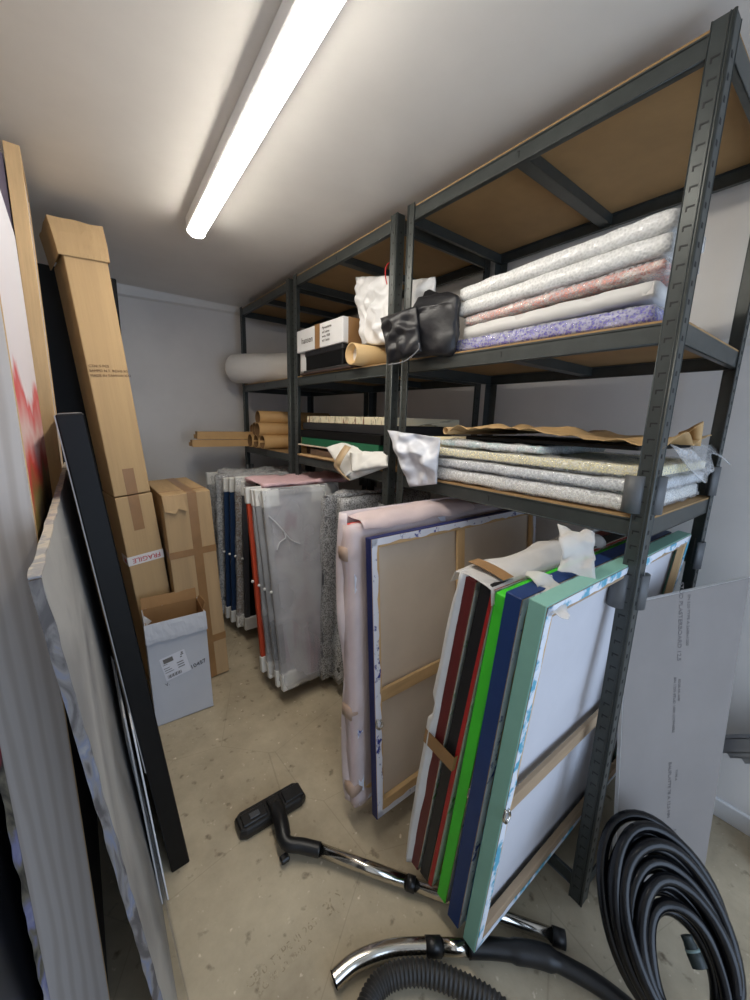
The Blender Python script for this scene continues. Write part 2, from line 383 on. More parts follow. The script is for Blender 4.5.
def bay(i, y0, y1, label, zmshift=0):
    r = empty('shelving_unit', loc=(0, y0, 0)); tag(r, label, 'shelving unit', 'grey steel shelving units in a row')
    off = Vector((0, y0, 0)); objs = []
    for (x, sx) in ((0, 1), (D, -1)):
        for (y, sy) in ((y0, 1), (y1, -1)):
            objs.append(upright(x, y, sx, sy, None, near=(i == 0 and y == y0)))
            objs.append(joint_cover(x, y, sx, sy, .945, None)); (objs.append(joint_cover(x, y, sx, sy, 1.19, None)) if i == 0 and y == y0 else None)
    for z in (ZT, ZM, ZL, .085):
        low = z < .2
        hb = HB if not low else .045
        for (x, s) in ((.003, 1), (D-.003, -1)):   # long beams: web plus an inward lip
            bm = bmesh.new(); xa, xb = sorted((x, x+s*.0025)); box(bm, (xa, y0+.003, z-hb), (xb, y1-.003, z-.004), .0006)
            xa, xb = sorted((x, x+s*.014)); box(bm, (xa, y0+.003, z-hb), (xb, y1-.003, z-hb+.0025)); box(bm, (xa, y0+.003, z-.0105), (xb, y1-.003, z-.0085))
            tube(bm, [(x-s*.001, y0+W_, z-hb+.002), (x-s*.001, y1-W_, z-hb+.002)], .002, 6)
            # pressed mark at mid span
            xe = x-s*.0004; ym = (y0+y1)/2; box(bm, (xe-.0006, ym-.004, z-.035), (xe+.0006, ym-.002, z-.02), 0, 1); box(bm, (xe-.0006, ym-.004, z-.02), (xe+.0006, ym+.003, z-.018), 0, 1)
            objs.append(obj('shelf_beam', bm, [STEEL, STEELD], None))
        for (y, s) in ((y0+.003, 1), (y1-.003, -1)):
            bm = bmesh.new(); ya, yb = sorted((y, y+s*.0025)); box(bm, (.003, ya, z-hb), (D-.003, yb, z-.004), .0006)
            ya, yb = sorted((y, y+s*.014)); box(bm, (.003, ya, z-hb), (D-.003, yb, z-hb+.0025))
            objs.append(obj('side_beam', bm, STEEL, None))
        if not low:
            ym = (y0+y1)/2; bm = bmesh.new(); box(bm, (.006, ym-.019, z-.040), (D-.006, ym+.019, z-.0382)); box(bm, (.006, ym-.02, z-.04), (D-.006, ym-.018, z-.009)); box(bm, (.006, ym+.018, z-.04), (D-.006, ym+.02, z-.009))
            objs.append(obj('cross_brace', bm, STEEL, None))
            bm = bmesh.new(); box(bm, (.004, y0+.004, z-.008), (D-.004, y1-.004, z+.001)); objs.append(obj('shelf_board', bm, BOARD, None))
    for o in objs:
        o.parent = r; o.matrix_parent_inverse = Matrix.Translation(-off)
    return r
bay(0, *BAYS[0], 'grey steel shelving unit nearest the viewer, with bubble-wrapped stacks on its shelves')
bay(1, *BAYS[1], 'grey steel shelving unit in the middle, holding the white carton with brown tape')
bay(2, *BAYS[2], 'grey steel shelving unit in the far corner, holding cardboard tubes and a white roll')

# ============================================================ CANVASES UNDER THE SHELVES
Z0 = .086
XD = (1, 0, 0)
def canvas(name, label, cat, B, h, e, W, Hh, T, paint, fold, raw=RAW, wood=PINE, cross=((0,.5),), vbar=None, group=None, face_paint=None):
    """v=0 is the open back (towards the viewer); painted face at v=T"""
    r = empty(name, frame(B, h, e)); tag(r, label, cat, group)
    t = .0025
    bm = bmesh.new()
    box(bm, (0, T-t, 0), (W, T, Hh)); box(bm, (-.0005, 0, 0), (t, T, Hh), .001); box(bm, (W-t, 0, 0), (W, T, Hh)); box(bm, (0, 0, 0), (W, T, t)); box(bm, (0, 0, Hh-t), (W, T, Hh+.0005), .001)
    obj('painted_canvas', bm, [paint], r)
    # ragged white fold stapled round the back
    bm = bmesh.new(); fw = .020
    def strip(a, b, inn, n=40):
        a = Vector(a); b = Vector(b); inn = Vector(inn); pv = None
        for k in range(n+1):
            p = a+(b-a)*(k/n); ww = fw*(1+.35*nz(p, 40, 3)+.25*nz(p, 12, 1))
            q = (bm.verts.new(p), bm.verts.new(p+inn*ww))
            if pv: bm.faces.new((pv[0], pv[1], q[1], q[0]))
            pv = q
    y = -.0012
    strip((0.003,y,0.003), (0.003,y,Hh-.003), (1,0,0)); strip((W-.003,y,0.003), (W-.003,y,Hh-.003), (-1,0,0)); strip((0.003,y,Hh-.003), (W-.003,y,Hh-.003), (0,0,-1)); strip((0.003,y,.003), (W-.003,y,.003), (0,0,1))
    solid(obj('canvas_fold', bm, fold, r), .001)
    bw = .030
    for a, b in (((t,0,t),(t+bw,.018,Hh-t)), ((W-t-bw,0,t),(W-t,.018,Hh-t)), ((t+bw,0,t),(W-t-bw,.018,t+.052)), ((t+bw,0,Hh-t-bw),(W-t-bw,.018,Hh-t))):
        bm = bmesh.new(); box(bm, a, b, .0015); obj('stretcher_bar', bm, wood if (b[0]-a[0]) > (b[2]-a[2]) else PINEV, r)
    for zc in cross:
        bm = bmesh.new(); box(bm, (t+bw, .002, Hh*zc[1]-.022), (W-t-bw, .014, Hh*zc[1]+.022), .0015); obj('cross_bar', bm, wood, r)
    if vbar:
        bm = bmesh.new(); box(bm, (vbar-.02, .003, t+bw), (vbar+.02, .0135, Hh-t-bw), .0015); obj('cross_bar', bm, PINEV, r)
    bm = bmesh.new(); box(bm, (t, T-.006, t), (W-t, T-.0045, Hh-t)); obj('canvas_back', bm, raw, r)
    return r
def hook(r, w, u=.012):
    bm = bmesh.new(); tube(bm, smooth_path([(u-.012,-.004,w+.02),(u-.018,-.006,w),(u-.008,-.008,w-.014),(u+.006,-.006,w-.006),(u,-.004,w+.012)], 4), .0035, 8)
    obj('hanger_clip', bm, CHROME, r, smooth=True)
WOODG = mat('weathered_pine', (168,144,116), .7, 0, .12, 4, .15, 30, stretch=(1,6,6))
TEAL = mat('teal_paint', (134,184,168), .55, 0, .05, 5, .15, 50)
TEALF = mat('teal_splashed_white', (90,168,196), .6, 0, 0, 22, .2, 60, c2=(226,230,238), thresh=(.42,.5))
BLUEF = mat('blue_splashed_white', (30,48,140), .6, 0, 0, 26, .2, 60, c2=(226,228,238), thresh=(.36,.43))
GREENF = mat('green_splashed_white', (90,170,80), .6, 0, 0, 22, .2, 60, c2=(212,218,208), thresh=(.34,.42))
NAVY = mat('navy_paint', (22,34,92), .5, 0, .08, 6, .1, 60)
DBLUE = mat('dark_blue_paint', (24,54,108), .5, 0, .08, 6, .1, 60)
LBLUE = mat('light_blue_paint', (70,140,190), .5, 0, .1, 6, .1, 60)
GREEN = mat('bright_green_paint', (70,216,50), .5, 0, .05, 6, .1, 60)
REDP = mat('red_paint', (178,34,32), .5, 0, .1, 6, .1, 60)
RED2 = mat('bright_red_paint', (214,46,36), .5, 0, .08, 6, .1, 60)
BURG = mat('burgundy_paint', (104,32,30), .5, 0, .08, 6, .1, 60)
BLK = mat('black_paint', (22,21,24), .5, 0, .15, 6, .1, 60)
ORNG = mat('orange_red_paint', (192,70,40), .5, 0, .08, 6, .1, 60)
Wc = .90
def edge_canvas(pb, pt, T, **k):
    B, e, L = fit(pb, pt, XD, Z0); return B, e, L
B, e, L = fit((474,953), (547,607), XD, Z0)
teal = canvas('painting', 'large canvas with teal painted edges and its pale back facing out, nearest the steel post', 'canvas', B, XD, e, Wc, L, .036, TEAL, TEALF, raw=RAWC, wood=WOODG, group='canvases stored under the near shelving unit', cross=((0,.47),)); hook(teal, L*.47)
tealB, tealE, tealL = B, e, L
B, e, L = fit((462,935), (530,601), XD, Z0)
r = canvas('painting', 'thin canvas with light blue edge squeezed between the dark blue and teal canvases', 'canvas', B+Vector((.03,.003,0)), XD, e, Wc-.04, L-.01, .012, LBLUE, BLUEF, cross=(), group='canvases stored under the near shelving unit')
B, e, L = fit((460,932), (525.5,601), XD, Z0); B = B+Vector((0,.008,0))
blu = canvas('painting', 'canvas with dark blue painted edges between the bright green and teal ones', 'canvas', B, XD, e, Wc, L, .036, DBLUE, BLUEF, group='canvases stored under the near shelving unit')
bluB, bluE, bluL = B, e, L
B, e, L = fit((445,904), (508,598.8), XD, Z0)
grn = canvas('painting', 'canvas with bright lime green edges, fourth painting from the steel post', 'canvas', B, XD, e, Wc, L, .030, GREEN, GREENF, group='canvases stored under the near shelving unit'); hook(grn, L*.43)
grnB, grnE, grnL = B, e, L
B, e, L = fit((431,887), (494.5,590), XD, Z0)
r = canvas('painting', 'thin canvas with red painted edge between the black and bright green ones', 'canvas', B, XD, e, Wc, L, .012, REDP, GREENF, cross=(), group='canvases stored under the near shelving unit')
B, e, L = fit((427,882), (492.4,587), XD, Z0)
r = canvas('painting', 'canvas with black painted edges beside the burgundy one', 'canvas', B, XD, e, Wc, L, .03, BLK, GREENF, group='canvases stored under the near shelving unit')
B, e, L = fit((420,874), (480,583.7), XD, Z0); B.y += .012
brg = canvas('painting', 'canvas with burgundy painted edges wrapped in loose white foam', 'canvas', B, XD, e, Wc, L, .028, BURG, GREENF, group='canvases stored under the near shelving unit'); brgB, brgE, brgL = B, e, L

# loose foam sheet hugging the burgundy canvas: side, front curl and over the tops
def wrap_sheet(name, parent, L, W, T, m_, bulge=.03, front=-.012, top_to=-.03, seed=0):
    bm = bmesh.new()
    def side(u, v):      # u along w (height), v along path
        w = u*L
        b = bulge*(.55+.6*math.sin(math.pi*min(1, u*1.05))**.5*(.8+.5*nz((u*5,0,seed), 1.3, seed)))
        if u > .55 and u < .62: b *= .55
        P = [(0.004, T-.004), (front, T+b*.35), (front+.006, T+b*.8), (.05, T+b), (.3, T+b*.8), (W, T+b*.5)]
        k = v*(len(P)-1); i = min(int(k), len(P)-2); f = k-i
        p = [P[i][j]*(1-f)+P[i+1][j]*f for j in (0,1)]
        d = nz((p[0]*8, w*9, seed), 1, seed)*.004+nz((p[0]*30, w*30, seed), 1, seed)*.0015
        return Vector((p[0]+d, p[1]+d*.7, w))
    grid(bm, side, 46, 22)
    o = obj(name, bm, m_, parent, smooth=True); solid(o, .0012); return o
wrap_sheet('foam_wrap', brg, brgL+.006, Wc, .028, FOAM, .034, seed=2)
# top drape of the foam over burgundy/black tops, running back into the shelf
def top_drape(name, parent, u0, u1, v0, v1, w, m_, lift=.012, seed=0, amp=.010):
    bm = bmesh.new()
    def fn(a, b):
        u = u0+(u1-u0)*a; v = v0+(v1-v0)*b
        z = w+lift*math.sin(math.pi*b)**.6 + (nz((u*10, v*20, seed), 1, seed))*amp*(.4+a) + .03*a*math.sin(math.pi*b)
        if b < .06 or b > .94: z = w-.03
        return Vector((u+.004*nz((u*30, v*30, 1), 1), v, z))
    grid(bm, fn, 34, 14); o = obj(name, bm, m_, parent, smooth=True); solid(o, .0012); return o
top_drape('foam_flap', brg, -.008, .55, -.055, .062, brgL+.002, FOAMT, .008, 4, .02)
def band(parent, w0, w1, u0, v0, v1, m_=TAPE, off=.002, name='tape_band'):
    bm = bmesh.new(); n = 6
    def fn(a, b):
        P = [(u0+.06, v1+off), (u0-off-.003, v1+off), (u0-off-.003, v0-off), (u0+.06, v0-off)]
        k = a*3; i = min(int(k), 2); f = k-i
        return Vector((P[i][0]*(1-f)+P[i+1][0]*f, P[i][1]*(1-f)+P[i+1][1]*f, w0+(w1-w0)*b))
    grid(bm, fn, 12, 1); o = obj(name, bm, m_, parent); solid(o, .0006); return o
band(brg, brgL*.47, brgL*.47+.045, -.006, -.046, .052)
bm = bmesh.new(); grid(bm, lambda a, b: Vector((.035+.04*b, -.045+.10*a, brgL+.017+.004*math.sin(3*a))), 6, 1); solid(obj('tape_band', bm, TAPE, brg), .001)

# loose foam strips lying over the green and blue tops
def strip_thing(name, label, pts, width, m_, amp=.006, seed=0, th=.0012):
    P = smooth_path(pts, 8); bm = bmesh.new(); n = len(P)
    def fn(a, b):
        i = int(round(a*(n-1))); p = P[i]; t = (P[min(i+1,n-1)]-P[max(i-1,0)]).normalized(); s = Vector((-t.y, t.x, 0)) 
        if s.length < .2: s = Vector((0,1,0))
        s.normalize(); up = t.cross(s)
        q = p+s*(b-.5)*width; d = nz(q, 30, seed)*amp+ nz(q, 70, seed)*amp*.4
        return q+Vector((0,0,1))*d+s*d*.5
    grid(bm, fn, n-1, 10); o = obj(name, bm, m_, smooth=True); solid(o, th); tag(o, label, 'foam sheet', 'loose foam pieces over the canvases'); return o
tz = tealB.z+tealL*tealE.z
gt = grnB+grnE*grnL; tt = tealB+tealE*tealL; bt = bluB+bluE*bluL
strip_thing('foam_strip', 'white thin foam strip looped over the dark blue and green canvas tops', [(gt.x+.14, gt.y+.01, gt.z+.004), (gt.x+.10, gt.y-.01, gt.z+.035), (gt.x+.09, gt.y-.04, gt.z+.018), (gt.x+.055, gt.y-.06, gt.z+.016), (gt.x+.02, gt.y-.085, gt.z+.008), (gt.x+.0, gt.y-.098, gt.z+.004)], .055, FOAMT, .01, 1)
strip_thing('foam_strip', 'wide white foam strip standing up out of the canvases beneath the shelf edge', [(tt.x+.20, tt.y+.04, tt.z+.003), (tt.x+.215, tt.y+.05, tt.z+.04), (tt.x+.225, tt.y+.06, tt.z+.075), (tt.x+.26, tt.y+.08, tt.z+.09)], .075, FOAMT, .014, 2)

# ---- navy canvas and the pink wrapped ones
B, e, L = fit((377,820), (370.6,539), XD, Z0); L1v = L
nav = canvas('painting', 'large canvas with navy edges and raw beige back facing out beside pink wrap', 'canvas', B, XD, e, .92, L, .026, NAVY, BLUEF, group='canvases stored under the near shelving unit', cross=((0,.45),), vbar=.42); hook(nav, L*.36, .02)
B, e, L = fit((366,816), (361,535), XD, Z0); B.y += .045
r = canvas('painting', 'canvas wrapped in thin pink foam, between the navy and red edges', 'canvas', B, XD, e, .91, L+.0, .03, RAW, BLUEF, cross=(), group='canvases stored under the near shelving unit')
bm = bmesh.new(); puffy(bm, (-.022,-.006,-.012), (.935,.045,L+.025), .010, 9, 3, .035, .018); obj('pink_wrap', bm, PINKF, r, smooth=True)
for w in (L*.34, L*.9, L*.04):
    bm = bmesh.new(); puffy(bm, (-.030,-.006,w), (.03,.050,w+.05), .003, 10, 3, .02, .012); obj('tape_band', bm, mat('pale_brown_tape', (176,150,132), .4, 0, .06), r, smooth=True)
B2_, e2, L2_ = fit((355,812), (348,528), XD, Z0); B2_.y += .03; B2_.x += .02
r = canvas('painting', 'canvas with bright red edge glimpsed in pale pink wrapping', 'canvas', B2_, XD, e2, .93, L2_, .022, RED2, BLUEF, cross=(), group='canvases stored under the near shelving unit')
bm = bmesh.new()
def pw(a, b):
    P = [(-.004,.002), (-.02,.022), (-.025,.04), (-.012,.062), (.06,.07), (.9,.06)]; k = b*5; i = min(int(k), 4); f = k-i
    u = P[i][0]*(1-f)+P[i+1][0]*f; v = P[i][1]*(1-f)+P[i+1][1]*f; w = a*(L2_+.035)
    s = .55+.45*abs(math.sin(a*5.5+.6)); d = nz((u*8, w*9, 0), 1, 8)*.008
    return Vector((u*s+d, v*s+d, w))
grid(bm, pw, 40, 18); solid(obj('pink_wrap', bm, mat('pale_pink_foam', (238,222,220), .5, 0, .05, 8, .4, 40, alpha=.8), r, smooth=True), .001)
# crumpled pink sheet over the tops
bm = bmesh.new()
tp = B+e*L
def ps(a, b):
    x = tp.x+.03+.55*a; y = tp.y-.02+.13*b
    z = tp.z+.034+.015*math.sin(3*a)*b-.03*(2*b-1)**4+nz((x*9, y*14, 2), 1)*.012
    return Vector((x, y, z))
grid(bm, ps, 30, 12); o = obj('foam_sheet', bm, PINKF, smooth=True); solid(o, .0012); tag(o, 'crumpled pink foam sheet lying over the tops of the wrapped canvases', 'foam sheet')

# ---- bubble-wrapped frame in front of the far corner of the near bay
def pack_slab(label, pb, pt, W, T, core, film, corners=True, wtop=.1, name='framed_picture', cat='picture', z0=Z0, dx=0, dy=0, face=None, group=None, puff=.004, strip=True):
    B, e, L = fit(pb, pt, XD, z0); B.x += dx; B.y += dy
    r = empty(name, frame(B, XD, e)); tag(r, label, cat, group)
    bm = bmesh.new(); fw = .03
    for a, b in (((0,0,0),(fw,T,L)), ((W-fw,0,0),(W,T,L)), ((fw,0,0),(W-fw,T,fw)), ((fw,0,L-fw),(W-fw,T,L))): box(bm, a, b, .002)
    obj('picture_frame', bm, core, r)
    bm = bmesh.new(); box(bm, (fw-.004, .006, fw-.004), (W-fw+.004, .010, L-fw+.004)); obj('picture', bm, face or core, r)
    if corners:
        for (u, w) in ((0,0), (0,1), (1,1), (1,0)):
            bm = bmesh.new(); c = .085; u0 = -.004 if u == 0 else W-c+.004; w0 = -.004 if w == 0 else L-c+.004
            box(bm, (u0, -.004, w0), (u0+c, T+.004, w0+c), .004); obj('corner_protector', bm, CORNER, r)
    if film:
        bm = bmesh.new(); puffy(bm, (-.006,-.007,-.005), (W+.006,T+.007,L+.006), puff, 12, len(label), .035, .012); obj('wrap_film', bm, film, r, smooth=True)
    if strip:
        bm = bmesh.new(); bmesh.ops.create_uvsphere(bm, u_segments=10, v_segments=6, radius=.008); bmesh.ops.translate(bm, verts=bm.verts, vec=(-.006, T/2, L*.5)); obj('clip', bm, CORNER, r, smooth=True)
    return r
GREYF = mat('grey_metal_frame', (120,120,126), .4, .4, .05)
SILV = mat('silver_frame', (150,150,154), .35, .5, .05)
SILF = mat_painted('muted_grey_pink_print', [(0,(150,152,160)),(.45,(176,176,184)),(.6,(150,130,140)),(.75,(120,122,132)),(1,(160,80,100))], (9,9,2.2), 1.0)
SLATE = mat('slate_paint', (70,72,78), .5, 0, .1)
NBL = mat('dark_blue_frame', (36,60,96), .45, .1, .1)
G3 = 'framed pictures stored under the middle and far shelving units'
pack_slab('bubble-wrapped dark picture between the silver wrapped frame and pink foam canvases', (340,685), (345,500), .55, .05, mat('dark_mottled_frame', (60,60,58), .6, 0, .3, 40), BUB, corners=False, dy=.012, group=G3, puff=.012, strip=False)
pack_slab('bubble-wrapped thin picture with dark edge leaning behind the thicker bubble-wrapped one', (331,683), (335,498), .55, .025, SLATE, BUBT, corners=False, dy=.05, dx=-.02, group=G3, puff=.010, strip=False)
r = pack_slab('picture in clear shrink film with white corner protectors, its grey-pink face fully showing', (283,690), (262,491), .34, .022, SILV, CLEAR, face=SILF, group=G3, dy=-.01)
# film creases
bm = bmesh.new()
tube(bm, smooth_path([(.012,-.012,.86),(.06,-.02,.80),(.11,-.016,.73),(.16,-.012,.70)], 6), .0035, 6)
tube(bm, smooth_path([(.075,-.012,.78),(.082,-.02,.745),(.05,-.018,.725),(.035,-.012,.69)], 6), .0035, 6)
obj('film_crease', bm, mat('glossy_film_fold', (240,242,246), .1, 0, 0, alpha=.8), r, smooth=True)
pack_slab('thin picture with dark edge and white corners, just behind the grey-pink film-wrapped one', (279,688), (256,491), .36, .02, SLATE, CLEAR, group=G3, dy=.012)
pack_slab('picture with grey metal frame and white corners beside the orange-edged one', (270,678), (252,490), .5, .022, GREYF, CLEAR, group=G3, dy=.0)
pack_slab('picture with orange-red edge and white corner protectors', (263,672), (246,488), .5, .024, ORNG, None, group=G3)
pack_slab('picture with near-black face and bubble-wrapped top, beside the orange-edged one', (246,630), (242,482), .5, .025, SLATE, None, group=G3, face=BLACKM)
r = pack_slab('picture with brown frame and white corners in bubble film, behind the near-black one', (238,627), (236,478), .5, .02, mat('brown_frame', (112,96,84), .5, 0, .1), BUBT, group=G3, puff=.006)
pack_slab('picture with dark blue frame and white corners, second from the bubble-wrapped far end', (232,622), (230,479), .5, .018, NBL, None, group=G3)
pack_slab('picture with dark blue frame and white corners, right beside the far bubble-wrapped strip', (227,618), (224,479), .5, .02, NBL, None, group=G3)
pack_slab('bubble-wrapped picture with blue-grey edge, farthest along the row', (222,614), (216,476), .5, .03, mat('blue_grey_frame', (96,104,112), .5, 0, .05), BUB, corners=False, group=G3, puff=.012, strip=False)
pack_slab('flat blue-grey picture leaning at the far wall behind the bubble-wrapped one', (218,605), (207,473), .5, .02, mat('blue_grey_panel', (110,118,124), .5, 0, .05), BUBT, corners=True, group=G3, puff=.006, strip=False, dx=-.0)
# film bunched over the tops
def bunch(label, c, s, m_, seed, name='bubble_wrap', cat='bubble wrap'):
    bm = bmesh.new(); puffy(bm, (-s[0]/2,-s[1]/2,0), (s[0]/2,s[1]/2,s[2]), .016, 14, seed, .022, .02)
    o = obj(name, bm, m_, smooth=True, loc=c); tag(o, label, cat, 'wrapping bunched over the stored pictures'); return o
bunch('bunched bubble wrap lying over the tops of the far framed pictures', (-.05, 2.22, 1.005), (.5, .36, .04), BUB, 1)
bunch('bunched bubble wrap hanging over the near-black picture top', (-.12, 1.97, 1.01), (.36, .10, .045), BUB, 2)
o = bunch('pink foam lying over the tops of the orange and grey pictures', (-.02, 1.74, 1.035), (.56, .30, .02), mat('rosy_foam', (234,196,200), .6, 0, .08, 8, .4, 40), 3, 'foam_sheet', 'foam sheet')
bunch('lump of bubble wrap on top of the dark bubble-wrapped picture', (.03, 1.25, 1.0), (.20, .09, .05), BUB, 4)

# ============================================================ STACKS ON THE SHELVES
def package(name, label, cat, a, b, core, film, amp=.008, group=None, rz=0, ry=0, seed=1, grow=.008, core_name='canvas_board'):
    c = Vector(((a[0]+b[0])/2, (a[1]+b[1])/2, a[2])); r = empty(name, loc=c); r.rotation_euler = (ry, 0, rz); tag(r, label, cat, group)
    hx, hy, hz = (b[0]-a[0])/2, (b[1]-a[1])/2, b[2]-a[2]
    bm = bmesh.new(); box(bm, (-hx,-hy,.006), (hx,hy,hz-.004), .003); obj(core_name, bm, core, r)
    if film:
        bm = bmesh.new(); puffy(bm, (-hx-grow,-hy-grow,0), (hx+grow,hy+grow,hz), amp, 16, seed, .022, .012); obj('wrap_film', bm, film, r, smooth=True)
    return r
PURP = mat_painted('purple_blue_paint', [(0,(60,50,140)),(.5,(84,74,176)),(.62,(190,190,226)),(1,(70,66,150))], (14,14,30))
SALM = mat_painted('salmon_paint', [(0,(196,110,96)),(.5,(216,150,134)),(.6,(236,226,214)),(1,(200,110,94))], (14,14,30))
WHC = mat('off_white_canvas', (228,226,218), .6, 0, .03)
GU = 'wrapped packages on the upper near shelf'
zs = ZM+.003
package('wrapped_painting', 'bubble-wrapped painting with purple-blue edge at the bottom of the upper stack', 'wrapped painting', (.03,.07,zs), (.23,.655,zs+.046), PURP, BUBT, .004, group=GU, seed=2)
package('wrapped_painting', 'painting in milky frosted foam above the purple-blue one', 'wrapped painting', (.025,.07,zs+.047), (.23,.62,zs+.088), mat('milky_foam_core', (214,210,206), .6, 0, .03), FOAM, .004, group=GU, seed=3, ry=-.03, grow=.005)
package('wrapped_painting', 'bubble-wrapped painting with salmon red edge in the middle of the upper stack', 'wrapped painting', (.03,.06,zs+.096), (.23,.62,zs+.126), SALM, BUBT, .004, group=GU, seed=4, ry=-.05)
package('wrapped_painting', 'white bubble-wrapped painting second from the top of the upper stack', 'wrapped painting', (.02,.055,zs+.128), (.23,.645,zs+.172), WHC, BUBW, .0035, group=GU, seed=5, ry=-.05)
package('wrapped_painting', 'white bubble-wrapped painting topmost in the upper stack under the shelf', 'wrapped painting', (.02,.05,zs+.174), (.23,.635,zs+.216), WHC, BUBW, .0035, group=GU, seed=6, ry=-.05)
GL = 'wrapped packages on the lower near shelf'
zs = ZL+.003
package('wrapped_painting', 'bubble-wrapped white painting at the bottom of the lower stack', 'wrapped painting', (.02,.03,zs), (.50,.73,zs+.046), WHC, BUB, .006, group=GL, seed=7)
package('wrapped_painting', 'bubble-wrapped grey painting in the middle of the lower stack', 'wrapped painting', (.015,.02,zs+.048), (.50,.72,zs+.083), mat('pale_grey_canvas', (200,204,208), .6, 0, .04), BUB, .006, group=GL, seed=8)
package('wrapped_painting', 'bubble-wrapped painting with cream yellow edge near the top of the lower stack', 'wrapped painting', (.02,.02,zs+.085), (.50,.71,zs+.12), mat('cream_yellow_canvas', (232,222,176), .6, 0, .04), BUBT, .005, group=GL, seed=9)
package('wrapped_painting', 'bubble-wrapped painting with coloured spots topmost of the lower stack', 'wrapped painting', (.03,.30,zs+.122), (.46,.70,zs+.150), mat_painted('pastel_speckle', [(0,(206,120,130)),(.45,(220,224,224)),(.6,(150,200,200)),(1,(226,226,226))], (12,12,12)), BUB, .008, group=GL, seed=10)
B1('art_portfolio', (.05,.06,zs+.153), (.48,.60,zs+.166), BLACKM, bev=.003); tag(bpy.data.objects['art_portfolio'], 'flat black board lying on the lower stack beneath brown paper', 'board')
# loose bubble wrap end sticking out at the right of the lower stack
bm = bmesh.new()
def lb(a, b):
    x = .20+.36*a; y = .03-.05*b-.01*math.sin(7*a); z = zs+.16-.075*b*(.8+.3*math.sin(6*a))
    d = nz((x*14,y*14,z*14), 1, 3)*.03; return Vector((x+d, y+d, z+d*.8))
grid(bm, lb, 26, 12); o = obj('bubble_wrap', bm, BUBT, smooth=True); solid(o, .003); tag(o, 'loose clear bubble wrap end spilling off the right of the lower stack', 'bubble wrap')
# kraft paper
bm = bmesh.new()
def kp(a, b):
    y = .64-.64*a; x = .01+.40*b
    z = zs+.166+.034*math.exp(-((a-.35)/.4)**2)*(1-.4*b)+(abs(nz((x*9, y*12, 0), 1, 3))-.15)*.04
    if a > .8: z += .02*(a-.8)*5*abs(math.sin(b*5))
    return Vector((x, y, z))
grid(bm, kp, 40, 20); KR = mat('kraft_paper', (190,156,108), .65, 0, .06, 4, .3, 20); o = empty('kraft_paper', loc=(0,0,0)); tag(o, 'crumpled brown kraft paper lying on top of the lower bubble-wrapped stack', 'paper')
solid(obj('paper_sheet', bm, KR, o, smooth=True), .0012)
bm = bmesh.new(); pipe_hollow(bm, (.005,.655,zs+.180), (.42,.64,zs+.182), .013, .002); obj('rolled_end', bm, KR, o)
bm = bmesh.new(); grid(bm, lambda a, b: Vector((.25+.07*b+.01*math.sin(6*a), .04-.05*a+.01*b, zs+.18+.045*a*(1-b)+.02*math.sin(4*b))), 8, 8); solid(obj('folded_corner', bm, KR, o, smooth=True), .0015)
# cream roll at the left end
bm = bmesh.new(); pipe_hollow(bm, (-.005,.735,zs+.130), (.44,.75,zs+.130), .026, .003); o = obj('paper_roll', bm, mat('cream_paper', (226,212,176), .7, 0, .04)); tag(o, 'cream paper roll end beside the silver mailer on the lower near shelf', 'paper roll')
# silver mailer bag drooping at the left end
def bag(name, label, cat, P, m_, seed, amp=.012, th=.03, res=36, group=None, col=None, parent=None):
    """pillow between four corners: P = tl, tr, br, bl"""
    tl, tr, br, bl = [Vector(p) for p in P]; nn = (tr-tl).cross(bl-tl).normalized()
    bm = bmesh.new()
    def surf(s):
        def fn(a, b):
            p = (tl*(1-a)+tr*a)*(1-b)+(bl*(1-a)+br*a)*b
            th_ = th*(math.sin(math.pi*max(.0,min(1,a)))*math.sin(math.pi*b))**.45 if 0 < a < 1 and 0 < b < 1 else 0
            rg = abs(nz(p, 11, seed))*1.9-.4-.5*abs(nz(p, 22, seed+2))
            d = (rg*amp + nz(p, 26, seed+1)*amp*.6)*(.25+min(1, th_/th if th else 1))
            return p+nn*(s*th_*.5+d)
        return fn
    grid(bm, surf(1), res, res); grid(bm, surf(-1), res, res)
    bmesh.ops.remove_doubles(bm, verts=bm.verts, dist=.0002)
    o = obj(name, bm, m_, parent, smooth=True)
    if label: tag(o, label, cat, group)
    return o
SILM = mat('silver_grey_film', (218,220,226), .38, .05, .06, 20, .3, 20)
bag('mailer_bag', 'crumpled silver-white mailer drooping over the front edge of the lower near shelf', 'bag',
    [at(388,430,'x',-.07), at(440,438,'x',-.03), at(437,484,'x',-.02), at(410,487,'x',-.03)], SILM, 3, .030, .04)

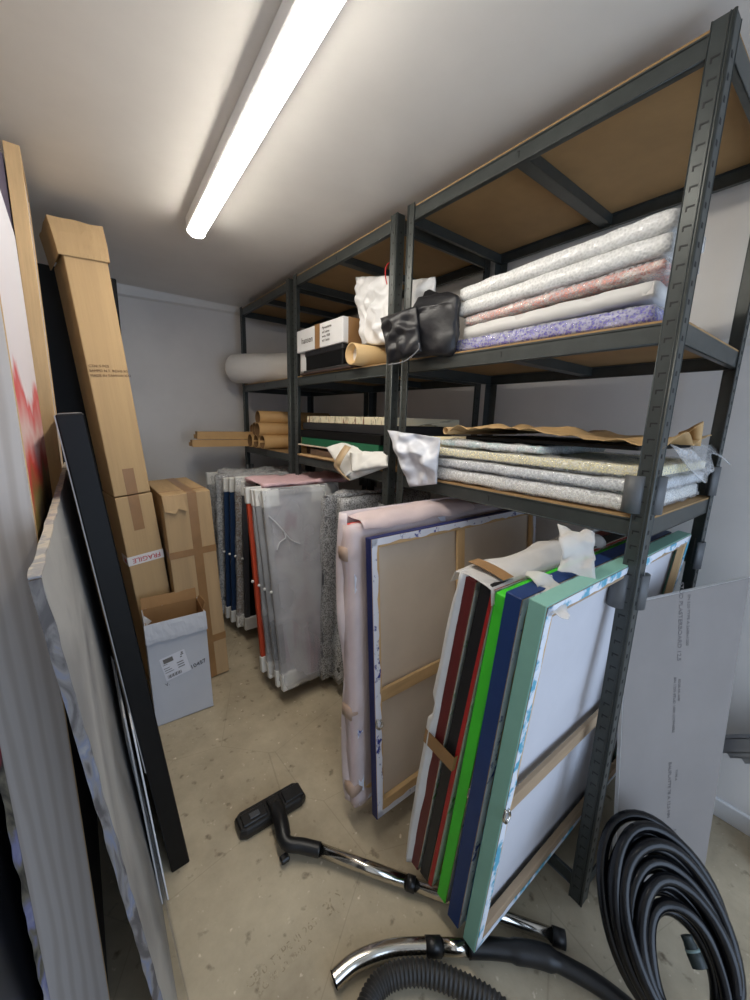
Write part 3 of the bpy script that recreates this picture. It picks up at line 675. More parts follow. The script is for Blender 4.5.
# black fabric bag hanging over the shelf joint
BF = mat('black_nylon', (30,30,33), .42, 0, .15, 10, .5, 30, spec=.5)
r = empty('fabric_bag', loc=(-.04,.75,ZM)); tag(r, 'slumped black fabric bag hanging over the front of the upper shelf at the joint', 'bag')
def blob(name, pts, rad, m_, parent, seed, amp=.02):
    """crumpled hull over a set of points"""
    bm = bmesh.new()
    for p in pts:
        for k in range(14):
            d = Vector((random.gauss(0,1), random.gauss(0,1), random.gauss(0,1))).normalized(); bm.verts.new(Vector(p[:3])+d*(p[3] if len(p) > 3 else rad))
    h = bmesh.ops.convex_hull(bm, input=bm.verts); bmesh.ops.delete(bm, geom=[v for v in bm.verts if not v.link_faces], context='VERTS')
    bmesh.ops.subdivide_edges(bm, edges=bm.edges, cuts=3, use_grid_fill=True); bmesh.ops.triangulate(bm, faces=bm.faces)
    bmesh.ops.smooth_vert(bm, verts=bm.verts, factor=.5, use_axis_x=True, use_axis_y=True, use_axis_z=True)
    bm.normal_update()
    for v in bm.verts:
        d = (abs(nz(v.co, 14, seed))*1.5-.35)*amp+nz(v.co, 34, seed)*amp*.35; v.co += v.normal*d
    o = obj(name, bm, m_, None, smooth=True)
    if parent: o.parent = parent; o.matrix_parent_inverse = parent.matrix_basis.inverted()
    return o
q = [at(420,303,'x',-.02), at(455,303,'x',.0), at(455,347,'x',.0), at(415,352,'x',-.03), at(412,315,'x',-.05), at(432,297,'x',.06), at(448,340,'x',.09)]
blob('bag_body', [(p.x, p.y, p.z, .022) for p in q], .02, BF, r, 3, .022)
bp_ = [at(380,318,'x',-.085), at(417,306,'x',-.06), at(422,352,'x',-.06), at(389,364,'x',-.085)]
o = bag('bag_flap', None, None, bp_, BF, 6, .018, .04); o.parent = r; o.matrix_parent_inverse = r.matrix_basis.inverted()
bm = bmesh.new(); tube(bm, smooth_path([at(388,365,'x',-.10), at(405,361,'x',-.09), at(418,350,'x',-.08), at(419,343,'x',-.085)], 6), .0022, 6)
o = obj('piping', bm, mat('grey_piping', (120,120,122), .4), None, smooth=True); o.parent = r; o.matrix_parent_inverse = r.matrix_basis.inverted()

# ---- middle bay, upper shelf
zs = ZM+.002
SB = lambda n, l, c, a, b, m_, bev=.002, g=None: tag(B1(n, a, b, m_, bev=bev), l, c, g)
SB('framed_board', 'flat brown board lying beneath the black box on the middle upper shelf', 'board', (-.012,1.24,zs), (.46,1.74,zs+.008), mat('dark_brown_board', (70,52,44), .5, 0, .1))
SB('framed_board', 'flat charcoal board stacked directly under the black box on the middle upper shelf', 'board', (.0,1.27,zs+.009), (.46,1.72,zs+.022), mat('charcoal_board', (52,50,50), .5, 0, .1))
SB('polystyrene_block', 'small white block propping the far end of the carton on the upper shelf', 'block', (.02,1.725,zs+.023), (.12,1.79,zs+.12), WHITE)
r = empty('storage_box', loc=(.01,1.34,zs+.023)); tag(r, 'black box beneath the white carton on the middle upper shelf', 'box')
bm = bmesh.new(); box(bm, (0,0,0), (.42,.37,.095), .004); obj('box_body', bm, BLACKM, r)
bm = bmesh.new(); box(bm, (-.004,-.004,.07), (.424,.374,.098), .004); obj('lid', bm, BLK, r)
a0 = at(297,352,'x',.0); 
r = empty('carton', loc=(0,1.325,zs+.122)); tag(r, 'white carton with brown tape band lying on the black box', 'box')
bm = bmesh.new(); box(bm, (0,0,0), (.40,.47,.116), .003); obj('carton_body', bm, WHITE, r)
for y in (.215,):
    bm = bmesh.new(); box(bm, (-.0012,y,-.0012), (.401,y+.05,.1172)); obj('tape_band', bm, TAPE, r)
bm = bmesh.new(); box(bm, (.03,-.0015,-.0012), (.40,.0,.1172)); box(bm, (.03,-.001,.1165),(.40,.02,.1175)); obj('end_tape', bm, TAPE, r)
text('carton_print', 'hansen', .045, GINK, face_M((-.0014,.35,.055), (0,-1,0), (0,0,1), 0), r)
for k, s in enumerate(('Pigmentfarbe', 'auf Leinen', 'weiss 1000', 'ml 3 Stück')):
    text('carton_print', s, .017, GINK, face_M((-.0014,.19,.09-.02*k), (0,-1,0), (0,0,1), 0), r, 'LEFT')
# cardboard tube lying across, open white end to the room
r = empty('cardboard_tube', loc=(-.02,1.16,zs+.048)); tag(r, 'short fat cardboard tube with white open end beside the white carton', 'cardboard tube')
bm = bmesh.new(); pipe_hollow(bm, (-.03,.02,0), (.32,.02,0), .046, .006, 28); obj('tube_wall', bm, mat('tube_card', (206,174,124), .6, 0, .06, 5, .1, 30), r)
bm = bmesh.new(); bmesh.ops.create_circle(bm, cap_ends=True, radius=.040, segments=24); bmesh.ops.rotate(bm, verts=bm.verts, matrix=Matrix.Rotation(math.pi/2, 3, 'Y')); solid(obj('paper_stuffing', bm, WHITE, r, loc=(.01,.02,0)), .004)
WPL = mat('white_plastic_bag', (232,232,232), .35, 0, .04, 12, .4, 14)
bag('plastic_bag', 'tall crumpled white paper-like bag standing between the carton and the shelf joint', 'bag',
    [at(356,277,'x',.10), at(400,275,'x',.06), at(398,345,'x',.06), at(362,345,'x',.07)], WPL, 5, .030, .07)
bag('plastic_bag', 'white folded bag seen just behind the black bag and posts', 'bag',
    [at(408,280,'x',.10), at(436,277,'x',.10), at(438,345,'x',.08), at(408,345,'x',.08)], WPL, 9, .028, .05)
bm = bmesh.new(); tube(bm, smooth_path([at(391,296,'x',.06), at(386,280,'x',.05), at(386,267,'x',.05), at(391,263,'x',.05), at(393,275,'x',.05)], 6), .0025, 6)
tag(obj('cord', bm, mat('red_cord', (200,40,40), .5), smooth=True), 'thin red cord looped beside the posts above the white bag', 'cord')
# ---- middle bay, lower shelf
zs = ZL+.002
GM = 'flat boards and trays on the middle lower shelf'
SB('wooden_panel', 'pale wooden panel lying lowest on the middle lower shelf', 'board', (-.008,1.02,zs), (.50,1.79,zs+.008), PINE, g=GM)
SB('cardboard_pad', 'small grey-brown pad between the two pale wooden panels', 'board', (.03,1.30,zs+.010), (.40,1.70,zs+.040), mat('grey_brown_pad', (150,134,122), .7, 0, .1, 30), g=GM)
SB('wooden_panel', 'pale thin panel resting above the grey-brown pad', 'board', (-.004,1.03,zs+.058), (.50,1.79,zs+.066), mat('pale_panel', (220,206,184), .6, 0, .05), g=GM)
SB('storage_box', 'dark brown low box holding up the thin pale panel at its far end', 'box', (.05,1.71,zs+.009), (.42,1.785,zs+.057), mat('dark_brown_card', (58,44,38), .7, 0, .1), g=GM)
SB('green_folder', 'dark green box stacked beneath the black trays on the middle lower shelf', 'box', (-.002,1.03,zs+.067), (.46,1.75,zs+.105), mat('dark_green', (22,96,64), .5, 0, .06), g=GM)
SB('black_tray', 'black tray directly on top of the dark green box', 'tray', (0,1.02,zs+.106), (.46,1.76,zs+.148), BLACKM, g=GM)
SB('black_tray', 'upper black tray right beneath the patterned board', 'tray', (.02,1.0,zs+.15), (.46,1.77,zs+.188), mat('soft_black', (40,40,42), .5, 0, .1), g=GM)
PAT = mat_painted('cream_patterned_edge', [(0,(70,50,44)),(.36,(120,80,60)),(.42,(226,214,180)),(.56,(222,216,190)),(.60,(120,110,80)),(.64,(226,214,180)),(.72,(190,120,90)),(1,(50,44,40))], (3,60,12), .6)
r = SB('patterned_board', 'canvas with colourful cream patterned edge topmost on the middle lower shelf', 'board', (.02,.80+.18,zs+.19), (.46,1.72,zs+.225), PAT, g=GM)
# foam-wrapped parcel poking out over the edge
r = empty('foam_parcel', loc=(0,1.15,zs+.066)); tag(r, 'white foam parcel with brown tape jutting off the middle lower shelf', 'parcel')
def loc_bag(name, P, m_, seed, amp, th, root):
    o = bag(name, None, None, P, m_, seed, amp, th); o.parent = root; o.matrix_parent_inverse = root.matrix_basis.inverted(); return o
loc_bag('foam_wrap', [at(326,447,'x',-.06), at(345,443,'x',.02), at(386,455,'x',.05), at(345,477,'x',-.10)], mat('opaque_white_foam', (234,232,226), .6, 0, .03, 8, .3, 30), 4, .010, .055, r)
loc_bag('foam_tail', [at(346,470,'x',-.08), at(388,455,'x',.0), at(388,467,'x',.0), at(350,481,'x',-.07)], _m['opaque_white_foam'], 8, .008, .03, r)
loc_bag('foam_side', [at(350,452,'x',-.05), at(388,452,'x',.02), at(388,466,'x',-.02), at(352,472,'x',-.09)], _m['opaque_white_foam'], 12, .008, .04, r)
P0 = [at(348,446,'x',-.075), at(343,453,'x',-.105), at(338,462,'x',-.125), at(337,468,'x',-.12), at(342,474,'x',-.12), at(347,479,'x',-.115)]
bm = bmesh.new(); pv = None
for k, p in enumerate(smooth_path(P0, 4)):
    s = Vector((.0,-.024,-.004)); q = (bm.verts.new(p-s), bm.verts.new(p+s))
    if pv: bm.faces.new((pv[0], pv[1], q[1], q[0]))
    pv = q
o = obj('tape_band', bm, mat('tan_tape', (196,168,130), .4, 0, .05), None, smooth=True); solid(o, .002); o.parent = r; o.matrix_parent_inverse = r.matrix_basis.inverted()

# ---- far bay: white roll, cardboard tubes, folded profiles
bm = bmesh.new()
a = at(232,371,'y',2.66); a.z = ZM+.105; b = Vector((.40, 2.02, ZM+.105))
d = (b-a).normalized(); P = [a-d*.02, a, a+d*.012, a+d*.03]+[a+d*(.1+k*.1) for k in range(7)]
rr = [.055,.078,.092,.10]+[.101+.002*math.sin(k*2) for k in range(7)]
tube(bm, P, rr, 28); o = obj('foam_roll', bm, mat('white_roll', (226,222,216), .55, 0, .03, 4, .2, 14), smooth=True); tag(o, 'thick white roll with rounded end poking out of the far upper shelf', 'roll')
TC = mat('kraft_tube', (198,158,104), .6, 0, .08, 6, .1, 30)
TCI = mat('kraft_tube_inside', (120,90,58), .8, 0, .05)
rt = .046
ends = [('bottom row nearest the posts', 2.265, 0, -.03), ('bottom row middle', 2.352, 0, -.04), ('bottom row farthest', 2.44, 0, -.05), ('middle row nearer', 2.31, 1, -.045), ('middle row farther', 2.40, 1, -.03), ('topmost in the pile', 2.36, 2, -.02)]
first = None
for nm, y, lv, xo in ends:
    z = ZL+.003+rt+lv*.081
    if first is None:
        first = empty('cardboard_tube'); bm = bmesh.new(); pipe_hollow(bm, (0,0,0), (.56,0,0), rt, .003, 24, 0, 1); ch = obj('tube_wall', bm, [TC, TCI], first); o = first
    else:
        o = first.copy(); COL.objects.link(o); c = ch.copy(); COL.objects.link(c); c.parent = o
    o.location = (xo, y, z); tag(o, 'brown cardboard tube in the far pile, '+nm, 'cardboard tube', 'cardboard tubes piled on the far lower shelf')
for k, (y, z, x0) in enumerate(((2.53,1.30,-.0),(2.60,1.262,.02))):
    o = first.copy(); COL.objects.link(o); c = ch.copy(); COL.objects.link(c); c.parent = o; o.location = (x0, y, ZL+.003+rt+ (.075 if k == 0 else .0)); o.scale = (1, .8, .8) if k else (1,.8,.8)
    tag(o, ('thin cardboard tube lying behind the pile, upper one' if k == 0 else 'thin cardboard tube lying behind the pile by the far wall'), 'cardboard tube', 'cardboard tubes piled on the far lower shelf')
def profile(name, label, y, z, x0, x1, dy, hgt=.035):
    bm = bmesh.new()
    P = [(0,0),(0,hgt),(.045,hgt),(.045,.004),(.09,.004),(.09,hgt*.6)]
    def fn(a, b):
        k = b*(len(P)-1); i = min(int(k), len(P)-2); f = k-i
        return Vector((x0+(x1-x0)*a, y+P[i][0]*(1-f)+P[i+1][0]*f + dy*a, z+P[i][1]*(1-f)+P[i+1][1]*f))
    grid(bm, fn, 4, 5); o = obj(name, bm, TC); solid(o, .004); tag(o, label, 'cardboard profile', 'folded cardboard profiles on the far lower shelf')
xa = at(193,445,'y',2.47).x; xb = at(197,435,'y',2.5).x
profile('cardboard_profile', 'long folded cardboard profile jutting out to the left, lower one', 2.49, ZL+.006, xa, .40, .0, .045)
profile('cardboard_profile', 'long folded cardboard profile jutting out to the left, upper one', 2.50, ZL+.056, xb, .40, .0, .05)

# ============================================================ LEFT SIDE: CARDBOARD BOXES
def lean_box(name, label, B, e, W, Dp, L, m_, vdir=None, h=XD):
    r = empty(name, frame(B, h, e)); tag(r, label, 'box'); bm = bmesh.new(); box(bm, (0,0,0), (W,Dp,L), .004, 0, 2)
    obj('box_body', bm, m_, r); return r
# stacked leaning tall cartons, front face at y = 1.76
yb = 1.78
tr = at(109,264,'y',yb); br = at(152,494,'y',yb); e1 = (tr-br).normalized()
foot = br-e1*(br.z/e1.z); tl = at(63,258,'y',yb); bl = at(103,499,'y',yb)
h1 = Vector((1,0,0)); Wb = .152; h1 = Vector((1,.13,0)).normalized()
footL = foot - h1*Wb
Ltot = (br-foot).length
# lower carton
CARDV = mat('cardboard_lengthwise', (188,158,116), .8, 0, .07, 3, .35, 16, stretch=(5,1,.25))
def cardbox(name, label, B, e, W, Dp, L, mm=CARDV, h=XD):
    return lean_box(name, label, B, e, W, Dp, L, mm, h=h)
low = cardbox('cardboard_box', 'brown carton with upside-down FRAGILE tape, below the tall leaning box', footL, e1, Wb, .26, Ltot-.004, h=h1)
# tape: printed white band, text upside down as it hangs
wt = (at(160,556,'y',yb)-foot).dot(e1)
bm = bmesh.new(); box(bm, (-.0012,-.0012,wt-.022), (Wb+.0012,.10,wt+.022)); fr = obj('fragile_tape', bm, WTAPE, low)
text('tape_print', 'FRAGILE', .033, RINK, face_M((Wb*.52,-.0018,wt), (-1,0,0), (0,0,-1), 0), fr)
text('tape_print', 'FR', .033, RINK, face_M((-.0018,.04,wt), (0,1,0), (0,0,-1), 0), fr)
bm = bmesh.new(); box(bm, (.05,-.0012,Ltot-.17), (.095,0.001,Ltot-.003)); box(bm, (.05,-.001,Ltot-.005), (.095,.08,Ltot-.0028)); obj('tape_strip', bm, TAPE, low)
# tall upper carton
Lup = (tr-br).length
upb = footL+e1*(Ltot+.002)
up = cardbox('cardboard_box', 'tall narrow brown carton leaning, topmost, with folded top flap', upb, e1, Wb-.004, .24, Lup, h=h1)
bm = bmesh.new(); box(bm, (.05,-.0012,0.001), (.095,.001,.12)); obj('tape_strip', bm, TAPE, up)
# folded-over top band (flap) slightly wider, ragged
bm = bmesh.new()
def flap(a, b):
    P = [(-.012,.24),(-.014,-.006),(Wb+.0,-.010),(Wb+.004,.24)]; k = a*3; i = min(int(k), 2); f = k-i
    x = P[i][0]*(1-f)+P[i+1][0]*f; y = P[i][1]*(1-f)+P[i+1][1]*f
    w = Lup-.012+.125*b
    w += (.010*nz((a*9, 0, 0), 1, 4) if b > .9 else 0)-.028*(a-.33)*b*0
    return Vector((x-.012*b*(1 if a < .4 else .2), y-.006*math.sin(b*3)+.003*nz((a*20, b*4, 0), 1), w))
grid(bm, flap, 36, 8); solid(obj('top_flap', bm, CARDV, up, smooth=False), .004)
bm = bmesh.new(); box(bm, (-.01,.0,Lup+.02), (Wb-.002,.23,Lup+.024)); obj('inner_flap', bm, CARDD, up)
for k, (s, z) in enumerate((('CTN: 5 PCS', .0), ('SAMPO N.T. ROHS X5', -.019), ('MADE IN TAIWAN XXI', -.038))):
    wz = (at(85,375,'y',yb)-br).dot(e1)+.02
    text('carton_print', s, .0145, BROWNINK, face_M((.006,-.0015,wz+z), (1,0,0), (0,0,1), 0), up, 'LEFT')
# second tall carton on the floor
B2c = at(229.5,672,'z',0); T2c = at(210,492,'y',B2c.y); e2c = (T2c-B2c).normalized(); L2c = (T2c-B2c).length
h2 = Vector((1,0,0)); W2 = .215
bx = cardbox('cardboard_box', 'tall brown carton with a long vertical tape, standing behind the open white box', B2c-h2*W2, e2c, W2, .50, L2c, CARD)
for a, b in (((.108,-.0012,.001),(.150,.001,L2c)), ((-.001,-.0014,L2c*.69),(W2+.001,.12,L2c*.69+.035)), ((.10,-.0013,L2c*.20),(W2+.0012,.10,L2c*.20+.04)), ((.108,-.001,L2c-.001),(.150,.50,L2c+.0012)), ((-.001,.09,L2c-.001),(W2+.001,.10,L2c+.0014))):
    bm = bmesh.new(); box(bm, a, b); obj('tape_strip', bm, TAPE, bx)
bm = bmesh.new(); v = [bm.verts.new(p) for p in ((.0,-.002,L2c-.01),(.09,-.002,L2c-.012),(.10,-.018,L2c-.085),(.062,-.010,L2c-.07),(.045,-.016,L2c-.09),(.004,-.012,L2c-.075))]; bm.faces.new(v); solid(obj('torn_flap', bm, CARD, bx), .004)
# open white box
Bw = at(213.6,706.5,'z',0); ew = Vector((-.02,.03,1)).normalized(); ew = (at(205,612,'y',Bw.y+.02)-Bw).normalized()
WBX = mat('white_card', (196,198,204), .6, 0, .04, 4, .15, 12)
Hw = (at(205,612,'y',Bw.y+.02)-Bw).length; Ww = .245; Dw = .19
hw = Vector((1,-.06,0)).normalized()
r = empty('open_box', frame(Bw-hw*Ww, hw, ew)); tag(r, 'open white cardboard box with shipping label and brown inside, on the floor', 'box')
t = .004
bm = bmesh.new()
for a, b in (((0,0,0),(Ww,t,Hw)), ((0,Dw-t,0),(Ww,Dw,Hw)), ((0,t,0),(t,Dw-t,Hw)), ((Ww-t,t,0),(Ww,Dw-t,Hw)), ((0,0,0),(Ww,Dw,t))): box(bm, a, b, .001)
obj('box_body', bm, WBX, r)
bm = bmesh.new(); box(bm, (t,Dw-t-.002,t), (Ww-t,Dw-t-.0005,Hw+.001)); box(bm, (Ww-t-.002,t+.001,t), (Ww-t-.0005,Dw-t,Hw+.001)); box(bm, (t+.0005,t+.001,t),(t+.002,Dw-t,Hw+.001)); obj('inside_lining', bm, CARDD, r)
bm = bmesh.new(); grid(bm, lambda a, b: Vector((.002+(Ww-.006)*a, Dw-.003+.012*b, Hw+.05*b+.004*nz((a*9,b,0), 1))), 14, 3); solid(obj('back_flap', bm, CARDD, r), .003)
bm = bmesh.new(); grid(bm, lambda a, b: Vector((Ww-.003+.010*b, .02+(Dw-.04)*a, Hw+(.038-.02*a)*b)), 8, 2); solid(obj('side_flap', bm, CARDD, r), .003)
bm = bmesh.new(); grid(bm, lambda a, b: Vector((.002+.03*a, .03+.05*a, Hw-.02+.055*b*(1-a))), 5, 4); solid(obj('side_flap', bm, WHITE, r), .003)
bm = bmesh.new()    # front flap folded down outside
def ff(a, b): return Vector((-.002+(Ww+.004)*a, -.004-.010*math.sin(b*1.6)-.002*nz((a*12,b*3,0), 1), Hw+.002-(.085+.006*nz((a*8,0,0), 1))*b))
grid(bm, ff, 26, 5); solid(obj('front_flap', bm, WBX, r), .0025)
bm = bmesh.new()    # label with printed blocks, tilted
Lm = Matrix.Translation((.060,-.0025,Hw*.42)) @ Matrix.Rotation(-.18, 4, 'Y')
box(bm, (0,0,0), (.105,.001,.115)); lab = obj('shipping_label', bm, mat('label_paper', (224,224,230), .5, 0, .02), r); lab.matrix_local = Lm
bm = bmesh.new()
box(bm, (.012,-.001,.085), (.052,0,.106)); 
for k in range(14):
    x = .010+k*.0042; box(bm, (x,-.001,.008), (x+.0012+.0012*(k % 3), 0, .024))
for k in range(3):
    box(bm, (.006,-.0008,.060-.011*k), (.03+.006*k,0,.0625-.011*k)); box(bm, (.060,-.0008,.062-.012*k), (.088,0,.066-.012*k))
box(bm, (.006,-.0008,.078), (.025,0,.080)); box(bm, (.084,-.001,.094), (.096,0,.099)); box(bm, (.088,-.001,.102), (.096,0,.108)); box(bm, (.080,-.001,.084), (.088,0,.089))
obj('label_print', bm, GINK, lab)
text('number_print', '110457', .028, BINK, face_M((.188,-.001,Hw*.49), (1,0,.22), (-.22,0,1), 0), r)
text('number_print', 'V.', .02, BINK, face_M((.062,-.001,Hw*.385), (1,0,.2), (-.2,0,1), 0), r)

# ============================================================ LEFT SIDE: LEANING PANELS
def panel(name, label, cat, B, h, e, W, L, T, mface, medge=None, parts=None):
    """v=0 face looks to the right (towards the room), v=T towards the wall"""
    r = empty(name, frame(B, h, e)); tag(r, label, cat); return r
# black deep frame/canvas (near edge at y~.81)
Bk, ek, Lk = fit((190,862), (84,413), (0,1,0))
r = empty('deep_canvas', frame(Bk, (0,1,0), ek)); tag(r, 'deep black canvas leaning beside the cardboard boxes', 'canvas')
bm = bmesh.new(); box(bm, (0,.0,0), (.62,.052,Lk), .003); obj('canvas_body', bm, BLACKM, r)
bm = bmesh.new(); box(bm, (.003,.004,Lk), (.617,.049,Lk+.0015)); obj('grey_top', bm, mat('top_grey', (120,118,114), .8, 0, .1), r)  # thin grey sheet covering the black top
bm = bmesh.new(); box(bm, (.001,.052,.4), (.6,.0545,Lk-.002)); obj('edge_strip', bm, mat('pale_edge_strip', (150,150,150), .5), r)
# abstract grey painting, P3
P3T = CAM+ray(28,580)*(.6/ray(28,580)[1])
P3T2 = at(65,465,'z',P3T.z); h3 = (P3T2-P3T).normalized(); W3 = (P3T2-P3T).length
P3T.x += .012; B3_ = Vector((-.990, .30, 0)); e3 = (P3T-B3_); h3 = (h3-e3.normalized()*h3.dot(e3.normalized())).normalized(); L3_ = e3.length; e3.normalize()
GREYP = mat_painted('grey_streaked_paint', [(0,(110,108,108)),(.38,(150,148,146)),(.5,(178,176,172)),(.6,(136,134,134)),(.7,(196,194,190)),(1,(120,118,118))], (1,3.2,1.5), 1.0, bump=.25)
RAG = mat_painted('ragged_edge_paint', [(0,(50,46,50)),(.42,(92,86,84)),(.5,(134,128,124)),(.58,(120,124,142)),(.72,(166,160,152)),(1,(64,60,64))], (30,30,9), 1.5)
r = empty('painting', frame(B3_, h3, e3)); tag(r, 'grey streaky abstract painting leaning on the left, with ragged paint-stained edges', 'painting')
bm = bmesh.new(); box(bm, (.002,0,0), (W3,.004,L3_)); obj('painted_face', bm, GREYP, r)
bm = bmesh.new(); nn = 90
vs = grid(bm, lambda a, b: Vector((-.002-.002*nz((0,a*30,0), 1), -.001+.013*b+.0025*nz((a*26,b,4), 1)*(1 if b in (0,1) else .5), a*L3_)), nn, 3); solid(obj('canvas_edge', bm, RAG, r), .003)
bm = bmesh.new(); grid(bm, lambda a, b: Vector((a*W3, -.001+.013*b+.0025*nz((a*20,b,4), 1), L3_+.002+.002*nz((a*30,0,0), 1))), nn, 3); solid(obj('canvas_edge', bm, mat_painted('ragged_top_paint', [(0,(150,140,128)),(.45,(196,186,170)),(.55,(150,148,150)),(1,(210,200,186))], (20,20,20)), r), .003)
for a, b in (((.003,.005,0),(.043,.012,L3_-.002)), ((W3-.043,.005,0),(W3-.003,.012,L3_-.002)), ((.043,.005,L3_-.043),(W3-.043,.012,L3_-.002)), ((.043,.005,.001),(W3-.043,.012,.041))):
    bm = bmesh.new(); box(bm, a, b, .001); obj('stretcher_bar', bm, PINEV, r)
# two thin white-edged boards and a smoky clear sheet in front of it
for k, (pb, pt) in enumerate((((157,908), (118,720)), ((161,905), (124,733)))):
    Bq, eq, Lq = fit(pb, pt, (0,1,0)); 
    r = tag(B1('thin_board', (0,-.002,0), (.30,.002,Lq), WHITE, bev=.0008, mw=frame(Bq+Vector((.014+.005*k,0,0)), (0,1,0), eq)), ('thin white-edged board leaning against the grey painting, the taller one' if k == 0 else 'thin white-edged board leaning against the grey painting, the shorter one'), 'board', 'thin white-edged boards by the grey painting')
Bq, eq, Lq = fit((190,1003), (128,742), (0,1,0))
o = B1('acrylic_sheet', (0,0,0), (.34,.003,Lq), mat('smoky_acrylic', (120,122,126), .1, 0, 0, alpha=.22), mw=frame(Bq, (0,1,0), eq)); tag(o, 'clear smoky sheet standing on the floor between the grey painting and black canvas', 'clear sheet')
# big wood-edged panel with painted face (P1)
y1 = .60
nb = at(107,1000,'y',y1); nt_ = at(12,400,'y',y1); eA = (nt_-nb).normalized()
BA = nb-eA*(nb.z/eA.z)
far = at(13,236,'z',1.86); TA = BA+eA*(1.86/eA.z); hA = Vector((far.x-TA.x, far.y-TA.y, 0)); WA = hA.length; hA.normalize()
LA = 1.86/eA.z
wid = (at(107,1000,'y',y1)-at(72,1000,'y',y1)).length
WOODN = mat('planed_grey_wood', (180,170,160), .55, 0, 0, 2.2, .12, 30, stretch=(4,9,.9), c2=(206,198,190))
def wood_rings():
    M = bpy.data.materials.new('grained_pale_wood'); M.use_nodes = True; nt = M.node_tree; n = nt.nodes; L = nt.links; p = n['Principled BSDF']; p.inputs['Roughness'].default_value = .55
    tc = n.new('ShaderNodeTexCoord'); mp = n.new('ShaderNodeMapping'); mp.inputs['Scale'].default_value = (1,12,1.3); L.new(tc.outputs['Object'], mp.inputs['Vector'])
    w = n.new('ShaderNodeTexWave'); w.wave_type = 'BANDS'; w.bands_direction = 'Y'; w.inputs['Scale'].default_value = 1.2; w.inputs['Distortion'].default_value = 7; w.inputs['Detail'].default_value = 3; w.inputs['Detail Scale'].default_value = .8
    L.new(mp.outputs[0], w.inputs['Vector']); cr = n.new('ShaderNodeValToRGB'); cr.color_ramp.elements[0].color = rgb((204,194,186)); cr.color_ramp.elements[1].color = rgb((190,178,168)); cr.color_ramp.elements[0].position = .3; cr.color_ramp.elements[1].position = .95
    L.new(w.outputs['Color'], cr.inputs['Fac']); L.new(cr.outputs[0], p.inputs['Base Color']); return M
WR = wood_rings()
def flame_mat():
    """white ground with red, yellow and black brush marks in the lower part"""
    M = bpy.data.materials.new('flame_painting'); M.use_nodes = True; nt = M.node_tree; n = nt.nodes; L = nt.links; p = n['Principled BSDF']; p.inputs['Roughness'].default_value = .5
    tc = n.new('ShaderNodeTexCoord'); sx = n.new('ShaderNodeSeparateXYZ'); L.new(tc.outputs['Object'], sx.inputs[0])
    nz_ = n.new('ShaderNodeTexNoise'); nz_.inputs['Scale'].default_value = 4; nz_.inputs['Detail'].default_value = 4; L.new(tc.outputs['Object'], nz_.inputs['Vector'])
    a = n.new('ShaderNodeMath'); a.operation = 'MULTIPLY_ADD'; a.inputs[1].default_value = .35; L.new(nz_.outputs['Fac'], a.inputs[0]); L.new(sx.outputs['Z'], a.inputs[2])
    cr = n.new('ShaderNodeValToRGB'); mr = n.new('ShaderNodeMapRange'); mr.inputs['From Min'].default_value = 1.0; mr.inputs['From Max'].default_value = 2.0; L.new(a.outputs[0], mr.inputs['Value']); L.new(mr.outputs[0], cr.inputs['Fac'])
    e = cr.color_ramp.elements; e[0].position = 0; e[0].color = rgb((40,34,34)); e[1].position = 1; e[1].color = rgb((222,222,230))
    for pos, c in ((.30,(50,44,40)),(.38,(120,104,50)),(.44,(200,60,50)),(.52,(226,196,190)),(.60,(214,80,84)),(.64,(226,218,222))): q = e.new(pos); q.color = rgb(c)
    L.new(cr.outputs[0], p.inputs['Base Color']); return M
r = empty('painting', frame(BA, hA, eA)); tag(r, 'tall painting with white and red flame marks and a broad planed wood side, far left', 'painting')
bm = bmesh.new(); box(bm, (.004,-.004,0), (WA,0,LA)); obj('painted_face', bm, flame_mat(), r)
bm = bmesh.new(); box(bm, (0,-.004,0), (.004,wid,LA), .001); obj('wooden_side', bm, WR, r)
bm = bmesh.new(); box(bm, (.001,-.0055,.0), (.006,-.003,LA), .0005); obj('lit_edge', bm, PINEV, r)  # pale strip stands in for light catching the near edge
bm = bmesh.new(); box(bm, (.004,0,0), (WA,wid-.004,LA-.001)); obj('panel_core', bm, PINEV, r)
bm = bmesh.new(); grid(bm, lambda a, b: Vector((-.002-.002*nz((0,a*40,0), 1), wid-.001+.012*b*(.9+.5*nz((a*30,2,4), 1)), a*LA)), 100, 2)
solid(obj('splattered_edge', bm, mat_painted('splattered_paint', [(0,(140,30,50)),(.34,(176,44,60)),(.42,(60,54,52)),(.5,(140,130,110)),(.58,(150,148,186)),(.7,(196,190,196)),(1,(90,86,110))], (20,20,5)), r), .002)
bm = bmesh.new(); box(bm, (.006,wid,0), (WA,wid+.008,LA)); obj('back_board', bm, BLACKM, r)
# tall stretcher panels behind it (W)
yw = max(1.42, BA.y+WA+.03)
a1 = at(2,140,'y',yw); a2 = at(19.5,145.5,'y',yw); b1_ = at(37,433,'y',yw); b2_ = at(58,440,'y',yw)
eW = (a2-b2_).normalized(); BW = b2_-eW*(b2_.z/eW.z); LW = min((a2-BW).length, (ZC-.006)/eW.z); TW = max(.03, (a2-a1).length)
r = empty('painting', frame(BW, (0,1,0), eW)); tag(r, 'tallest canvas with plain pine stretcher side, reaching almost to the ceiling at left', 'painting')
bm = bmesh.new(); box(bm, (0,0,0), (.02,TW,LW), .001); box(bm, (.33,0,0), (.35,TW,LW)); box(bm, (.02,0,0), (.33,TW,.03)); box(bm, (.02,0,LW-.03), (.33,TW,LW)); obj('stretcher_frame', bm, PINEV, r)
bm = bmesh.new(); box(bm, (.021,.002,.03), (.33,.005,LW-.03)); obj('canvas_sheet', bm, RAW, r)
